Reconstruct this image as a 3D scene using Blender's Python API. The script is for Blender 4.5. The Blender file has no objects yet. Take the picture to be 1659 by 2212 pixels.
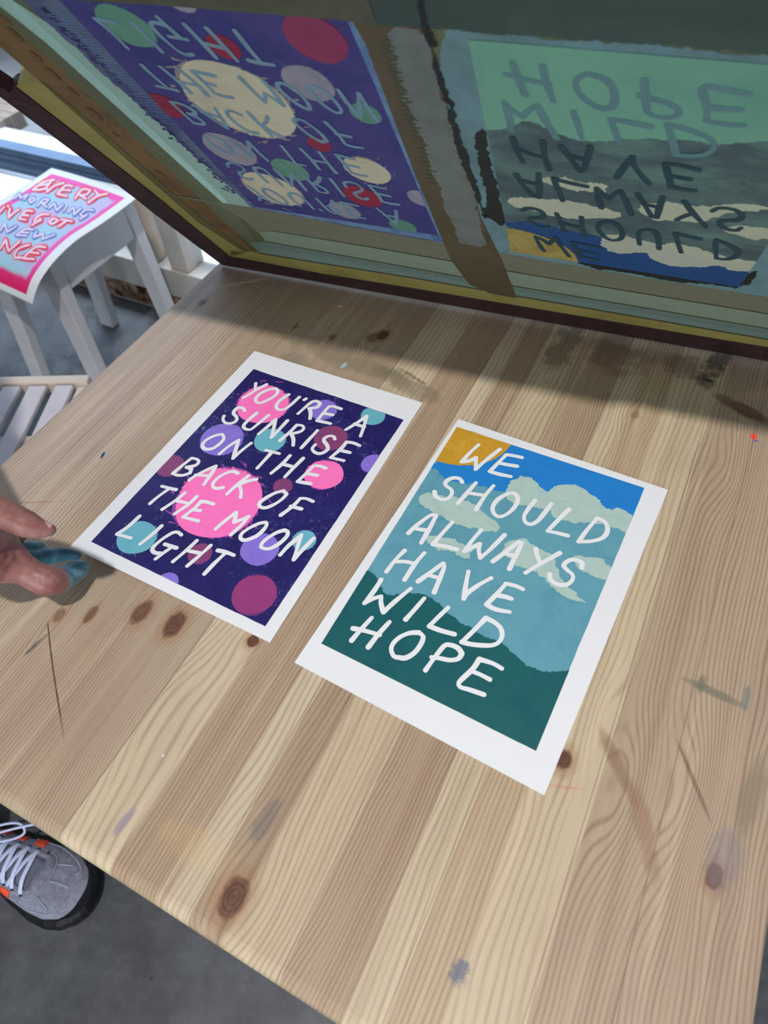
import bpy, bmesh, math, random
import numpy as np
from mathutils import Vector, Matrix
from mathutils.bvhtree import BVHTree

sc = bpy.context.scene
COL = sc.collection

# ------------------------------------------------------------------ camera, light
W, H, F = 1659.0, 2212.0, 1434.0
T = 0.70                                     # table height
CAM = np.array([0.0, 0.0, T + 0.48])
_p, _r, _y = math.radians(37.06), math.radians(-5.30), math.radians(31.0)
RM = (Matrix.Rotation(_y, 3, 'Z') @ Matrix.Rotation(_p, 3, 'X') @ Matrix.Rotation(_r, 3, 'Z'))
RN = np.array(RM)
cam_data = bpy.data.cameras.new('camera')
cam = bpy.data.objects.new('camera', cam_data)
COL.objects.link(cam)
cam.matrix_world = Matrix.Translation(Vector(CAM)) @ RM.to_4x4()
cam_data.sensor_width = 36.0
cam_data.sensor_fit = 'AUTO'
cam_data.lens = F / H * 36.0
cam_data.clip_start = 0.01
cam_data.dof.use_dof = True
cam_data.dof.focus_distance = 0.62
cam_data.dof.aperture_fstop = 8.0
sc.camera = cam

sc.view_settings.view_transform = 'Standard'
sc.view_settings.look = 'None'
sc.view_settings.gamma = 1.0
sc.view_settings.use_curve_mapping = False
sc.view_settings.exposure = -0.33

world = bpy.data.worlds.new('world'); sc.world = world
world.use_nodes = True
bg = world.node_tree.nodes['Background']
bg.inputs[0].default_value = (0.80, 0.88, 1.0, 1)
bg.inputs[1].default_value = 0.24

def area(name, loc, target, sx, sy, power, color):
    l = bpy.data.lights.new(name, 'AREA'); l.shape = 'RECTANGLE'
    l.size, l.size_y, l.energy, l.color = sx, sy, power, color
    o = bpy.data.objects.new(name, l); COL.objects.link(o)
    o.location = loc
    o.rotation_euler = (Vector(target) - Vector(loc)).to_track_quat('-Z', 'Y').to_euler()
    return o
area('ceiling_lamp_light', (0.30, -0.45, 3.0), (0, 0.2, T), 0.09, 0.07, 60, (1.0, 0.95, 0.92))
area('ceiling_lamp_light', (-1.2, -1.4, 3.0), (-0.1, 0.2, T), 0.5, 0.5, 9, (1.0, 0.92, 0.82))
area('added_front_fill', (0.9, -3.0, 1.2), (-0.1, 0.4, 0.85), 2.6, 1.5, 105, (0.86, 0.93, 1.0))  # added soft fill from the front, brightens the screen's underside
street = area('street_daylight', (-1.9, 2.1, 2.8), (-1.9, 1.9, 0), 3.4, 0.9, 60, (0.86, 0.93, 1.0)); street.data.spread = 0.9
area('window_daylight', (-2.0, 1.9, 1.6), (-0.4, 0.2, 0.6), 2.2, 1.6, 36, (0.60, 0.77, 1.0))

# ------------------------------------------------------------------ pixel -> place helpers
def ray(p):
    p = np.asarray(p, float)
    d = np.stack([(p[..., 0] - W / 2) / F, (H / 2 - p[..., 1]) / F, -np.ones(p.shape[:-1])], -1)
    return d @ RN.T
def at(p, z):
    d = ray(p)
    z = np.asarray(z, float)
    return CAM + d * ((z - CAM[2]) / d[..., 2])[..., None]
def homography(src, dst):
    A = []
    for (x, y), (u, v) in zip(src, dst):
        A.append([x, y, 1, 0, 0, 0, -u * x, -u * y, -u]); A.append([0, 0, 0, x, y, 1, -v * x, -v * y, -v])
    return np.linalg.svd(np.array(A, float))[2][-1].reshape(3, 3)
def hom(Hm, p):
    p = np.asarray(p, float)
    q = np.concatenate([p, np.ones(p.shape[:-1] + (1,))], -1) @ Hm.T
    return q[..., :2] / q[..., 2:]

# ------------------------------------------------------------------ colour and nodes
def lin(c):
    return tuple((v / 255 / 12.92) if v / 255 <= 0.04045 else ((v / 255 + 0.055) / 1.055) ** 2.4 for v in c[:3])
class E:                                         # expression over shader sockets
    nt = None
    def __init__(s, sock): s.s = sock
    def _b(s, o, op, rev=False):
        n = E.nt.nodes.new('ShaderNodeMath'); n.operation = op
        a, b = (o, s) if rev else (s, o)
        for i, v in enumerate((a, b)):
            if isinstance(v, E): E.nt.links.new(v.s, n.inputs[i])
            elif v is not None: n.inputs[i].default_value = float(v)
        return E(n.outputs[0])
    def __add__(s, o): return s._b(o, 'ADD')
    def __radd__(s, o): return s._b(o, 'ADD')
    def __sub__(s, o): return s._b(o, 'SUBTRACT')
    def __rsub__(s, o): return s._b(o, 'SUBTRACT', True)
    def __mul__(s, o): return s._b(o, 'MULTIPLY')
    def __rmul__(s, o): return s._b(o, 'MULTIPLY')
    def __truediv__(s, o): return s._b(o, 'DIVIDE')
    def __pow__(s, o): return s._b(o, 'POWER')
    def max(s, o): return s._b(o, 'MAXIMUM')
    def min(s, o): return s._b(o, 'MINIMUM')
    def gt(s, o): return s._b(o, 'GREATER_THAN')
    def lt(s, o): return s._b(o, 'LESS_THAN')
    def f(s, op): return s._b(None, op)
def step(x, a, b):                               # smooth 0..1 between a and b
    n = E.nt.nodes.new('ShaderNodeMapRange'); n.interpolation_type = 'SMOOTHSTEP'
    E.nt.links.new(x.s, n.inputs[0])
    n.inputs[1].default_value = a; n.inputs[2].default_value = b
    return E(n.outputs[0])
def noise(vec, scale, detail=4, rough=0.55, dist=0.0, out=0):
    n = E.nt.nodes.new('ShaderNodeTexNoise')
    if vec is not None: E.nt.links.new(vec, n.inputs['Vector'])
    n.inputs['Scale'].default_value = scale; n.inputs['Detail'].default_value = detail
    n.inputs['Roughness'].default_value = rough; n.inputs['Distortion'].default_value = dist
    return E(n.outputs[out])
def comb(x, y, z=0):
    n = E.nt.nodes.new('ShaderNodeCombineXYZ')
    for i, v in enumerate((x, y, z)):
        if isinstance(v, E): E.nt.links.new(v.s, n.inputs[i])
        else: n.inputs[i].default_value = v
    return n.outputs[0]
def xyz(sock):
    n = E.nt.nodes.new('ShaderNodeSeparateXYZ'); E.nt.links.new(sock, n.inputs[0])
    return E(n.outputs[0]), E(n.outputs[1]), E(n.outputs[2])
def coords(kind='Object'):
    n = E.nt.nodes.new('ShaderNodeTexCoord'); return n.outputs[kind]
def mix(a, b, fac, blend='MIX'):
    n = E.nt.nodes.new('ShaderNodeMix'); n.data_type = 'RGBA'; n.blend_type = blend
    n.clamp_factor = True
    for sock, v in ((n.inputs[0], fac), (n.inputs[6], a), (n.inputs[7], b)):
        if isinstance(v, E): E.nt.links.new(v.s, sock)
        elif isinstance(v, tuple): sock.default_value = v + (1,) if len(v) == 3 else v
        elif isinstance(v, (int, float)): sock.default_value = v
        else: E.nt.links.new(v, sock)
    return n.outputs[2]
def ramp(x, stops, const=False):
    n = E.nt.nodes.new('ShaderNodeValToRGB'); E.nt.links.new(x.s, n.inputs[0])
    cr = n.color_ramp; cr.interpolation = 'CONSTANT' if const else 'LINEAR'
    while len(cr.elements) > 1: cr.elements.remove(cr.elements[-1])
    cr.elements[0].position = stops[0][0]; cr.elements[0].color = tuple(stops[0][1]) + (1,)
    for p, c in stops[1:]:
        e = cr.elements.new(p); e.color = tuple(c) + (1,)
    return n.outputs[0]
def new_mat(name, rough=0.6, spec=0.3):
    m = bpy.data.materials.new(name); m.use_nodes = True
    E.nt = m.node_tree
    b = m.node_tree.nodes['Principled BSDF']
    b.inputs['Roughness'].default_value = rough
    b.inputs['Specular IOR Level'].default_value = spec
    return m, b
def setc(b, c):
    if isinstance(c, tuple): b.inputs['Base Color'].default_value = c + (1,)
    else: E.nt.links.new(c, b.inputs['Base Color'])
def bump(b, h, strength=0.3, dist=0.001):
    n = E.nt.nodes.new('ShaderNodeBump'); n.inputs['Strength'].default_value = strength
    n.inputs['Distance'].default_value = dist
    E.nt.links.new(h.s, n.inputs['Height']); E.nt.links.new(n.outputs[0], b.inputs['Normal'])
_mc = {}
def plain(name, rgb, rough=0.6, var=0.10, scale=30, spec=0.3, tint=None, bmp=0.0):
    """a colour with soft procedural variation"""
    if name in _mc: return _mc[name]
    m, b = new_mat(name, rough, spec)
    v = noise(coords(), scale, 5)
    c2 = lin(tint) if tint else tuple(x * (1 - 2 * var) for x in lin(rgb))
    c1 = tuple(min(1, x * (1 + var)) for x in lin(rgb))
    setc(b, mix(c2, c1, step(v, 0.3, 0.7)))
    if bmp: bump(b, noise(coords(), scale * 4, 4), bmp)
    _mc[name] = m
    return m
def ink(name, rgb, rgb2=None, amount=0.25, scale=45, rough=0.42, stretch=(1, 1, 1), spec=0.35):
    """brushed paint: streaky mixture of two close colours"""
    if name in _mc: return _mc[name]
    m, b = new_mat(name, rough, spec)
    x, y, z = xyz(coords())
    vec = comb(x * stretch[0], y * stretch[1], z * stretch[2])
    v = noise(vec, scale, 6, 0.65, 0.8)
    rgb2 = rgb2 or tuple(min(255, c * 1.12 + 6) for c in rgb)
    setc(b, mix(lin(rgb), lin(rgb2), step(v, 0.42, 0.72) * amount * 2))
    _mc[name] = m
    return m

# ------------------------------------------------------------------ mesh helpers
def link(name, me, parent=None, mats=(), smooth=False):
    o = bpy.data.objects.new(name, me); COL.objects.link(o)
    for m in mats: me.materials.append(m)
    if parent is not None:
        o.parent = parent
    if smooth:
        me.shade_smooth()
    return o
def tag(o, label=None, cat=None, group=None, kind=None):
    if label: o['label'] = label
    if cat: o['category'] = cat
    if group: o['group'] = group
    if kind: o['kind'] = kind
    return o
def empty(name, loc=(0, 0, 0), rz=0.0):
    o = bpy.data.objects.new(name, None); COL.objects.link(o)
    o.location = loc; o.rotation_euler = (0, 0, rz); o.empty_display_size = 0.05
    return o
class MB:
    def __init__(s): s.v = []; s.f = []; s.m = []
    def add(s, vs, fs, mat=0):
        k = len(s.v); s.v += [tuple(map(float, v)) for v in vs]
        s.f += [tuple(i + k for i in f) for f in fs]; s.m += [mat] * len(fs)
        return s
    def box(s, c, d, R=None, mat=0, taper=None):
        x, y, z = d[0] / 2, d[1] / 2, d[2] / 2
        vs = [Vector((sx * x, sy * y, sz * z)) for sz in (-1, 1) for sy in (-1, 1) for sx in (-1, 1)]
        if R is not None: vs = [R @ v for v in vs]
        vs = [v + Vector(c) for v in vs]
        s.add(vs, [(0, 2, 3, 1), (4, 5, 7, 6), (0, 1, 5, 4), (2, 6, 7, 3), (0, 4, 6, 2), (1, 3, 7, 5)], mat)
        return s
    def hexa(s, a, b, mat=0):                     # two quads a (bottom) and b (top), same order
        s.add(list(a) + list(b), [(3, 2, 1, 0), (4, 5, 6, 7), (0, 1, 5, 4), (1, 2, 6, 5), (2, 3, 7, 6), (3, 0, 4, 7)], mat)
        return s
    def tube(s, pts, r, n=8, mat=0, flat=1.0, up=None):
        pts = [Vector(p) for p in pts]
        rr = r if hasattr(r, '__len__') else [r] * len(pts)
        vs, fs = [], []
        prev = Vector(up) if up else Vector((0, 0, 1))
        for i, p in enumerate(pts):
            t = (pts[min(i + 1, len(pts) - 1)] - pts[max(i - 1, 0)]).normalized()
            b = t.cross(prev)
            if b.length < 1e-4: b = t.cross(Vector((1, 0, 0)))
            b.normalize(); nn = b.cross(t).normalized()
            if not up: prev = nn
            for j in range(n):
                a = 2 * math.pi * j / n
                vs.append(p + b * (math.cos(a) * rr[i]) + nn * (math.sin(a) * rr[i] * flat))
        for i in range(len(pts) - 1):
            for j in range(n):
                k = (j + 1) % n
                fs.append((i * n + j, i * n + k, (i + 1) * n + k, (i + 1) * n + j))
        fs.append(tuple(range(n))[::-1]); fs.append(tuple((len(pts) - 1) * n + j for j in range(n)))
        s.add(vs, fs, mat); return s
    def build(s, name, mats, parent=None, smooth=False, bevel=0.0):
        me = bpy.data.meshes.new(name); me.from_pydata(s.v, [], s.f)
        if not isinstance(mats, (list, tuple)): mats = [mats]
        for p, m in zip(me.polygons, s.m): p.material_index = m
        me.update()
        bm = bmesh.new(); bm.from_mesh(me)
        bmesh.ops.recalc_face_normals(bm, faces=bm.faces)
        if bevel:
            bmesh.ops.bevel(bm, geom=[e for e in bm.edges if e.calc_face_angle(0) > 0.5], offset=bevel,
                            segments=2, affect='EDGES', profile=0.6)
        bm.to_mesh(me); bm.free()
        return link(name, me, parent, mats, smooth)
def smooth_path(pts, step_len, closed=False):
    """Catmull-Rom through 2-D points, resampled; sharp corners survive where points are doubled"""
    P = [np.array(p, float) for p in pts]
    out = []
    n = len(P)
    if n == 2: 
        k = max(2, int(np.linalg.norm(P[1] - P[0]) / step_len))
        return [P[0] + (P[1] - P[0]) * i / k for i in range(k + 1)]
    for i in range(n - 1):
        p1, p2 = P[i], P[i + 1]
        p0 = P[i - 1] if i > 0 else (P[-2] if closed else p1)
        p3 = P[i + 2] if i + 2 < n else (P[1] if closed else p2)
        def tang(a, b, c):                         # damp the tangent at sharp corners
            u, v = b - a, c - b
            lu, lv = np.linalg.norm(u), np.linalg.norm(v)
            if lu < 1e-6 or lv < 1e-6: return (c - a) * 0.5
            cs = float(u @ v) / lu / lv
            return (c - a) * 0.5 * (1.0 if cs > 0.45 else 0.0)
        m1, m2 = tang(p0, p1, p2), tang(p1, p2, p3)
        L = np.linalg.norm(p2 - p1)
        m1 = m1 * min(1, L / (np.linalg.norm(m1) + 1e-9) * 1.2); m2 = m2 * min(1, L / (np.linalg.norm(m2) + 1e-9) * 1.2)
        k = max(2, int(L / step_len))
        for j in range(k):
            t = j / k; t2, t3 = t * t, t * t * t
            out.append((2 * t3 - 3 * t2 + 1) * p1 + (t3 - 2 * t2 + t) * m1 + (-2 * t3 + 3 * t2) * p2 + (t3 - t2) * m2)
    out.append(P[-1])
    return out
rng = random.Random(7)
_piece = [0]
def stroke_mesh(mb, path, width, place, mat=0, wob=0.10, nv=(0, 0, 1)):
    """paints one brush stroke as a single flat shape: the union of a ribbon and round joints, laid on a surface by place()"""
    from mathutils.geometry import delaunay_2d_cdt
    r = width / 2
    path = [p for i, p in enumerate(path) if i == 0 or np.linalg.norm(p - path[i - 1]) > width * 0.02]
    n = len(path)
    _piece[0] = (_piece[0] + 1) % 6
    up = np.array(nv, float) * (_piece[0] * 2.0e-5)
    ph = rng.random() * 6
    rad = [r * (1 + wob * math.sin(i * 0.55 + ph) * 0.5 + wob * math.sin(i * 0.21 + ph * 2)) for i in range(n)]
    dirs = [(path[i + 1] - path[i]) / np.linalg.norm(path[i + 1] - path[i]) for i in range(n - 1)]
    V, Fc = [], []
    sc_ = 1.0 / r
    def poly(pts):
        k = len(V); V.extend(Vector((p[0] * sc_, p[1] * sc_)) for p in pts); Fc.append(list(range(k, k + len(pts))))
    def nrm_at(i, seg):
        j = i - 1 if seg == i else i                # neighbour segment meeting at this joint
        d = dirs[seg]
        if 0 <= j < n - 1 and float(dirs[j] @ dirs[seg]) > 0.8:
            d = dirs[j] + dirs[seg]; d = d / np.linalg.norm(d)
        return np.array([-d[1], d[0]])
    for i in range(n - 1):
        a, b = nrm_at(i, i), nrm_at(i + 1, i)
        poly([path[i] + a * rad[i], path[i] - a * rad[i], path[i + 1] - b * rad[i + 1], path[i + 1] + b * rad[i + 1]])
    for i in range(n):
        if i in (0, n - 1) or float(dirs[i - 1] @ dirs[i]) < 0.9:
            ang = np.linspace(0, 2 * math.pi, 18, endpoint=False) + i
            poly(path[i] + rad[i] * np.stack([np.cos(ang), np.sin(ang)], -1))
    res = delaunay_2d_cdt(V, [], Fc, 0, 1e-4)
    P = np.array([[v.x / sc_, v.y / sc_] for v in res[0]])
    if len(P): mb.add(place(P) + up, [tuple(f) for f, src in zip(res[2], res[5]) if len(src)], mat)
def ragged(poly, amp, seg=0.5, seed=0, closed=True):
    """polygon outline (2-D) with fractal brush edges"""
    rg = np.random.RandomState(seed)
    pts = [np.array(p, float) for p in poly]
    for lv in range(7):
        out = []
        n = len(pts)
        for i in range(n):
            a, b = pts[i], pts[(i + 1) % n]
            out.append(a)
            L = np.linalg.norm(b - a)
            if L > seg:
                d = (b - a) / L; nn = np.array([-d[1], d[0]])
                out.append((a + b) / 2 + nn * rg.normal() * min(amp, L * 0.13))
        if len(out) == n: break
        pts = out
    return np.array(pts)
def blob(c, r, n=120, amp=0.04, seed=0, hi=0.025):
    """dry-brush disc outline in 2-D"""
    rg = np.random.RandomState(seed)
    a = np.linspace(0, 2 * math.pi, n, endpoint=False)
    rad = np.ones(n)
    for k in range(2, 7): rad += amp * rg.normal() / k * np.cos(k * a + rg.rand() * 6)
    rough = np.clip(np.sin(a * 1.0 + rg.rand() * 6) + 0.35, 0.12, 1)
    rad += hi * rg.normal(size=n) * rough
    return np.array(c) + np.stack([np.cos(a) * rad * r[0], np.sin(a) * rad * r[1]], -1)
def fill(mb, pts2, place, mat=0):
    if len(pts2) < 3: return
    me = bpy.data.meshes.new('t')
    from mathutils.geometry import tessellate_polygon
    tris = tessellate_polygon([[Vector((p[0], p[1], 0)) for p in pts2]])
    mb.add(place(np.asarray(pts2)), [tuple(t) for t in tris], mat)
    bpy.data.meshes.remove(me)
def clip_unit(P):
    P = [np.array(p) for p in P]
    for ax, lim, sg in ((0, 0.0, 1), (0, 1.0, -1), (1, 0.0, 1), (1, 1.0, -1)):
        out = []
        for i in range(len(P)):
            a, b = P[i - 1], P[i]
            da, db = sg * (a[ax] - lim), sg * (b[ax] - lim)
            if (da >= 0) != (db >= 0): out.append(a + (b - a) * (da / (da - db)))
            if db >= 0: out.append(b)
        P = out
        if len(P) < 3: return np.zeros((0, 2))
    return np.array(P)
def orient_up(o, d=Vector((0, 0, 1))):
    me = o.data
    bm = bmesh.new(); bm.from_mesh(me)
    for f in bm.faces:
        f.normal_update()
        if f.normal.dot(d) < 0: f.normal_flip()
    bm.to_mesh(me); bm.free()
    return o

# ------------------------------------------------------------------ room shell
m_floor, b = new_mat('polished_concrete', 0.42, 0.4)
v1 = noise(coords(), 1.6, 6, 0.6); v2 = noise(coords(), 14, 6, 0.7); v3 = noise(coords(), 90, 3)
base = mix(lin((62, 66, 72)), lin((98, 102, 106)), step(v1 * 0.6 + v2 * 0.4, 0.36, 0.64))
base = mix(base, lin((38, 41, 46)), step(noise(coords(), 3.1, 5, 0.7, 1.2), 0.56, 0.66) * 0.55)
base = mix(base, lin((150, 150, 148)), step(v3, 0.74, 0.80) * 0.5)
base = mix(base, lin((28, 30, 33)), step(noise(coords(), 37, 2), 0.73, 0.78) * 0.7)
setc(b, base); bump(b, v2 + v3 * 0.3, 0.15)
mb = MB(); mb.box((-0.6, -0.4, -0.02), (5.0, 3.0 + 0.13, 0.04))
floor = mb.build('floor', m_floor); tag(floor, kind='structure')
WY = 1.165                                      # inner face of the window wall
m_brick, b = new_mat('rubble_brick', 0.9, 0.1)
x, y, z = xyz(coords())
v = noise(coords(), 26, 6, 0.7, 0.6)
c = mix(lin((112, 84, 66)), lin((176, 150, 130)), step(v, 0.36, 0.66))
c = mix(c, lin((66, 42, 32)), step(noise(coords(), 17, 4), 0.56, 0.66))
setc(b, c); bump(b, v, 0.8, 0.01)
m_sill = plain('painted_window_timber', (190, 184, 176), 0.5, 0.06, 9)
m_rail = plain('blue_grey_frame', (112, 132, 160), 0.4, 0.08, 12)
mb = MB(); mb.box((-0.6, WY + 0.05, 0.035), (5.0, 0.1, 0.07))
rng2 = random.Random(3)
for i in range(46):                               # loose rubble face
    xx = -2.6 + i * 0.09 + rng2.uniform(-.02, .02)
    mb.box((xx, WY - 0.002 + rng2.uniform(-.004, .006), 0.035 + rng2.uniform(-.01, .01)),
           (rng2.uniform(.05, .085), 0.02, rng2.uniform(.035, .06)),
           Matrix.Rotation(rng2.uniform(-.15, .15), 3, 'Y'))
o = mb.build('wall_back', m_brick, bevel=0.003); tag(o, kind='structure')
# window: lower rail, posts, panes, upper rail
win = empty('window_1', (-0.6, WY, 0)); tag(win, kind='structure')
def wpart(name, boxes, mat, bevel=0.003):
    mb = MB()
    for c, d in boxes: mb.box((c[0] + 0.6, c[1] - WY, c[2]), d)
    return mb.build(name, mat, win, bevel=bevel)
wpart('window_sill', [((-0.6, WY + 0.03, 0.115), (5.0, 0.075, 0.088))], m_sill)
PX = [-2.05, -1.275, -0.45, 0.45, 1.3]
for px_ in PX:
    wpart('window_post', [((px_, WY + 0.035, 1.13), (0.062, 0.07, 1.94))], m_sill)
wpart('window_stile', [((-1.375, WY + 0.03, 1.13), (0.036, 0.05, 1.94))], plain('beige_timber', (196, 178, 160), .6, .06, 10))
wpart('window_head', [((-0.6, WY + 0.03, 2.14), (5.0, 0.08, 0.09))], m_sill)
m_glass = bpy.data.materials.new('window_glass'); m_glass.use_nodes = True
nt = m_glass.node_tree; nt.nodes.clear(); E.nt = nt
outn = nt.nodes.new('ShaderNodeOutputMaterial'); mx = nt.nodes.new('ShaderNodeMixShader')
tr = nt.nodes.new('ShaderNodeBsdfTransparent'); gl = nt.nodes.new('ShaderNodeBsdfGlossy')
tr.inputs[0].default_value = (0.93, 0.97, 1, 1); gl.inputs['Roughness'].default_value = 0.03
mx.inputs[0].default_value = 0.05
nt.links.new(tr.outputs[0], mx.inputs[1]); nt.links.new(gl.outputs[0], mx.inputs[2]); nt.links.new(mx.outputs[0], outn.inputs[0])
edges = [-3.1] + PX + [1.9]
for a, bb in zip(edges[:-1], edges[1:]):
    wpart('window_pane', [(((a + bb) / 2, WY + 0.04, 1.12), (abs(bb - a) - 0.062, 0.006, 1.94))], m_glass, 0)
wpart('window_rail', [((-0.6, WY + 0.085, 0.30), (5.0, 0.03, 0.018)), ((-0.6, WY + 0.10, 0.345), (5.0, 0.04, 0.02)),
                      ((-0.6, WY + 0.09, 0.325), (5.0, 0.02, 0.014))], m_rail)
# outside ground
m_pave = plain('pale_pavement', (222, 226, 230), 0.8, 0.04, 6)
m_asph = plain('grey_asphalt', (120, 122, 126), 0.9, 0.12, 3)
m_deck, b = new_mat('timber_decking', 0.7, 0.2)
x, y, z = xyz(coords())
setc(b, mix(lin((150, 138, 130)), lin((120, 108, 100)), step(noise(comb(x * 2, y * 30, z), 4, 5), 0.4, 0.6)))
mb = MB(); mb.box((-1.5, WY + 0.10 + 0.30, -0.03), (7, 0.60, 0.04))
tag(mb.build('pavement', m_pave), kind='structure')
mb = MB(); mb.box((-1.5, 2.87, -0.03), (7, 2.0, 0.04))
tag(mb.build('street', m_asph), kind='structure')
m_grey = plain('pale_kerb_stone', (196, 200, 208), 0.8, 0.05, 5)
mb = MB(); mb.box((-2.0, 1.76, 0.0), (6, 0.26, 0.05))
tag(mb.build('kerb', m_grey, bevel=0.01), kind='structure')
mb = MB()
dk = [at(p, 0.05) for p in ((-420, 360), (0, 262), (46, 238), (18, 190), (-60, 140), (-500, 120))]
mb.add([tuple(v) for v in dk] + [(v[0], v[1], -0.01) for v in dk], [tuple(range(6)), tuple(range(6, 12))[::-1]] + [(i, (i + 1) % 6, 6 + (i + 1) % 6, 6 + i) for i in range(6)])
tag(mb.build('timber_deck', m_deck), 'pale timber deck board on the street outside, at the top left corner', 'deck')
# ------------------------------------------------------------------ table
X0, X1, Y0, Y1 = -0.568, 0.166, -0.030, 0.700
m_top, b = new_mat('pine_boards', 0.48, 0.35)
x, y, z = xyz(coords())
yz = y + z * 1.0
seams = [-0.512, -0.456, -0.265, -0.219, -0.177, -0.157, -0.132, -0.088, -0.045, -0.022, 0.008, 0.049, 0.094, 0.137]
tones = [(180, 163, 147), (180, 163, 145), (174, 156, 134), (196, 180, 154), (170, 149, 126), (196, 181, 157), (166, 145, 121),
         (190, 172, 145), (169, 148, 124), (197, 181, 153), (180, 159, 131), (195, 178, 150), (174, 154, 131), (177, 157, 135), (172, 152, 131)]
px = (x - X0) / (X1 - X0)
nrm = lambda v: (v - X0) / (X1 - X0)
ids = [0.5, 0.62, 0.34, 0.9, 0.28, 0.8, 0.55, 0.75, 0.2, 0.7, 0.45, 0.95, 0.4, 0.36, 0.5]
basec = ramp(px, [(0.0, lin(tones[0]))] + [(nrm(s), lin(t)) for s, t in zip(seams, tones[1:])], True)
idr = ramp(px, [(0.0, (ids[0],) * 3)] + [(nrm(s), (t,) * 3) for s, t in zip(seams, ids[1:])], True)
n_ = E.nt.nodes.new('ShaderNodeSeparateColor'); E.nt.links.new(idr, n_.inputs[0]); bid = E(n_.outputs[0])
# knots: centre (pixel), half width across, half length along, darkness
KN = [((128, 1330), .0042, .0085, .65), ((197, 1326), .0040, .0090, .75), ((306, 1322), .0075, .0125, .85), ((378, 1348), .0085, .0135, .95),
      ((546, 1385), .0052, .0060, 1), ((806, 730), .0070, .0080, .6), ((828, 724), .0062, .0085, 1), ((505, 1938), .0095, .0125, 1),
      ((1216, 1641), .0068, .0085, 1), ((1543, 1895), .0055, .0085, .9), ((437, 654), .0045, .0065, .7),
      ((640, 705), .003, .004, .5), ((718, 728), .004, .005, .6), ((1373, 896), .005, .006, .35)]
warp = noise(comb(x * 3.0, yz * 1.1, bid * 7), 3.0, 3, 0.5) - 0.5
g = x + warp * 0.030
K3 = []
for (p, sx, sy, dk) in KN:
    c = at(p, T)
    dx = (x - float(c[0])); dy = (yz - float(c[1] + T))
    r2 = (dx * (1 / sx)) ** 2 + (dy * (1 / sy)) ** 2
    K3.append((dx, r2, dk))
    wide = ((dx * (1 / (sx * 1.9))) ** 2 + (dy * (1 / (sy * 2.4))) ** 2)
    g = g - dx * (wide * -0.5).f('EXPONENT') * 0.86
# sweeping cathedral figure in the right-hand boards
for (p, sx, sy, amp) in [((1352, 1715), .016, .06, .019), ((1488, 1720), .018, .065, .022), ((1290, 1600), .01, .05, -.012),
                         ((330, 1520), .03, .08, -.02), ((1580, 1010), .02, .06, .012)]:
    c = at(p, T)
    dx = (x - float(c[0])) / sx; dy = (yz - float(c[1] + T)) / sy
    g = g - ((dx * dx + dy * dy) * -1.0).f('EXPONENT') * amp
spacing = bid * 0.0042 + 0.0018
fine = noise(comb(x * 900, yz * 22, 0.3), 1.0, 2)
ph = g / spacing + noise(comb(x * 8, yz * 3, bid * 5), 2.2, 2) * 2.0
s_ = (ph * 6.28318).f('SINE') * 0.5 + 0.5
line = s_ ** 3.2
streak = noise(comb(x * 60, yz * 2.2, bid * 11), 1.6, 4, 0.6)
col = mix(basec, mix(basec, lin((132, 102, 80)), 0.6), step(streak, 0.46, 0.75) * 0.55)
col = mix(col, mix(col, lin((104, 78, 58)), 0.8), line * (0.42 + 0.30 * (1.0 - bid)) * step(noise(comb(x * 40, yz * 2, 9), 2.0, 3), 0.2, 0.6))
col = mix(col, lin((226, 206, 176)), step(streak, 0.46, 0.28) * 0.30)
col = mix(col, mix(col, lin((120, 96, 76)), 0.5), step(fine, 0.55, 0.8) * 0.35)
big = noise(comb(x * 1, yz * 1, 4), 5.0, 3)
col = mix(col, mix(col, lin((150, 128, 110)), 0.7), step(big, 0.5, 0.7) * 0.35)
kn_n = noise(coords(), 160, 4, 0.7)
for dx, r2, dk in K3:
    halo = step(r2 + (kn_n - 0.5) * 1.6, 3.8, 0.8)
    col = mix(col, lin((150, 106, 70)), halo * 0.42 * dk)
    core = step(r2 + (kn_n - 0.5) * 1.3 + (noise(coords(), 45, 2) - 0.5) * 1.2, 1.25, 0.45)
    ringk = ((r2.f('SQRT') * 22.0).f('SINE') * 0.5 + 0.5)
    kc = mix(lin((104, 66, 48)), lin((70, 44, 36)), ringk * kn_n * 1.4)
    col = mix(col, kc, core * dk * (0.72 + kn_n * 0.5))
# seams
for s in seams:
    if s in (0.008,): continue
    d = (x - s).f('ABSOLUTE')
    col = mix(col, lin((110, 84, 62)), step(d, 0.0007, 0.0002) * 0.45)
# marks and stains: (pixel, half x, half y, colour, strength, raggedness)
st_n = noise(coords(), 34, 5, 0.7); st_f = noise(coords(), 220, 4, 0.7)
def stain(p, sx, sy, rgb, k, rag=0.9, rot=0.0, fine_=False):
    global col
    c = at(p, T)
    ca, sa = math.cos(rot), math.sin(rot)
    ax = (x - float(c[0])); ay = (y - float(c[1]))
    u = (ax * ca + ay * sa) / sx; v = (ay * ca - ax * sa) / sy
    r = (u * u + v * v) + ((st_f if fine_ else st_n) - 0.5) * rag * 4
    col = mix(col, lin(rgb), step(r, 1.5, 0.1) * k)
stain((760, 780), .085, .016, (118, 112, 92), .55, .8, math.radians(-4))
stain((640, 775), .018, .014, (96, 104, 96), .35, 1.0)
stain((880, 830), .045, .012, (104, 98, 80), .45, 1.0, math.radians(-14))
stain((890, 812), .020, .0022, (58, 62, 60), .6, 1.2, math.radians(-18), True)
stain((742, 790), .0030, .0050, (170, 190, 205), .9, .8, 0, True)
stain((1215, 745), .016, .045, (58, 56, 52), .55, 1.6)
stain((1340, 770), .030, .030, (98, 76, 60), .5, 1.2)
stain((1545, 790), .010, .040, (40, 42, 42), .75, 1.4, math.radians(-8))
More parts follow.
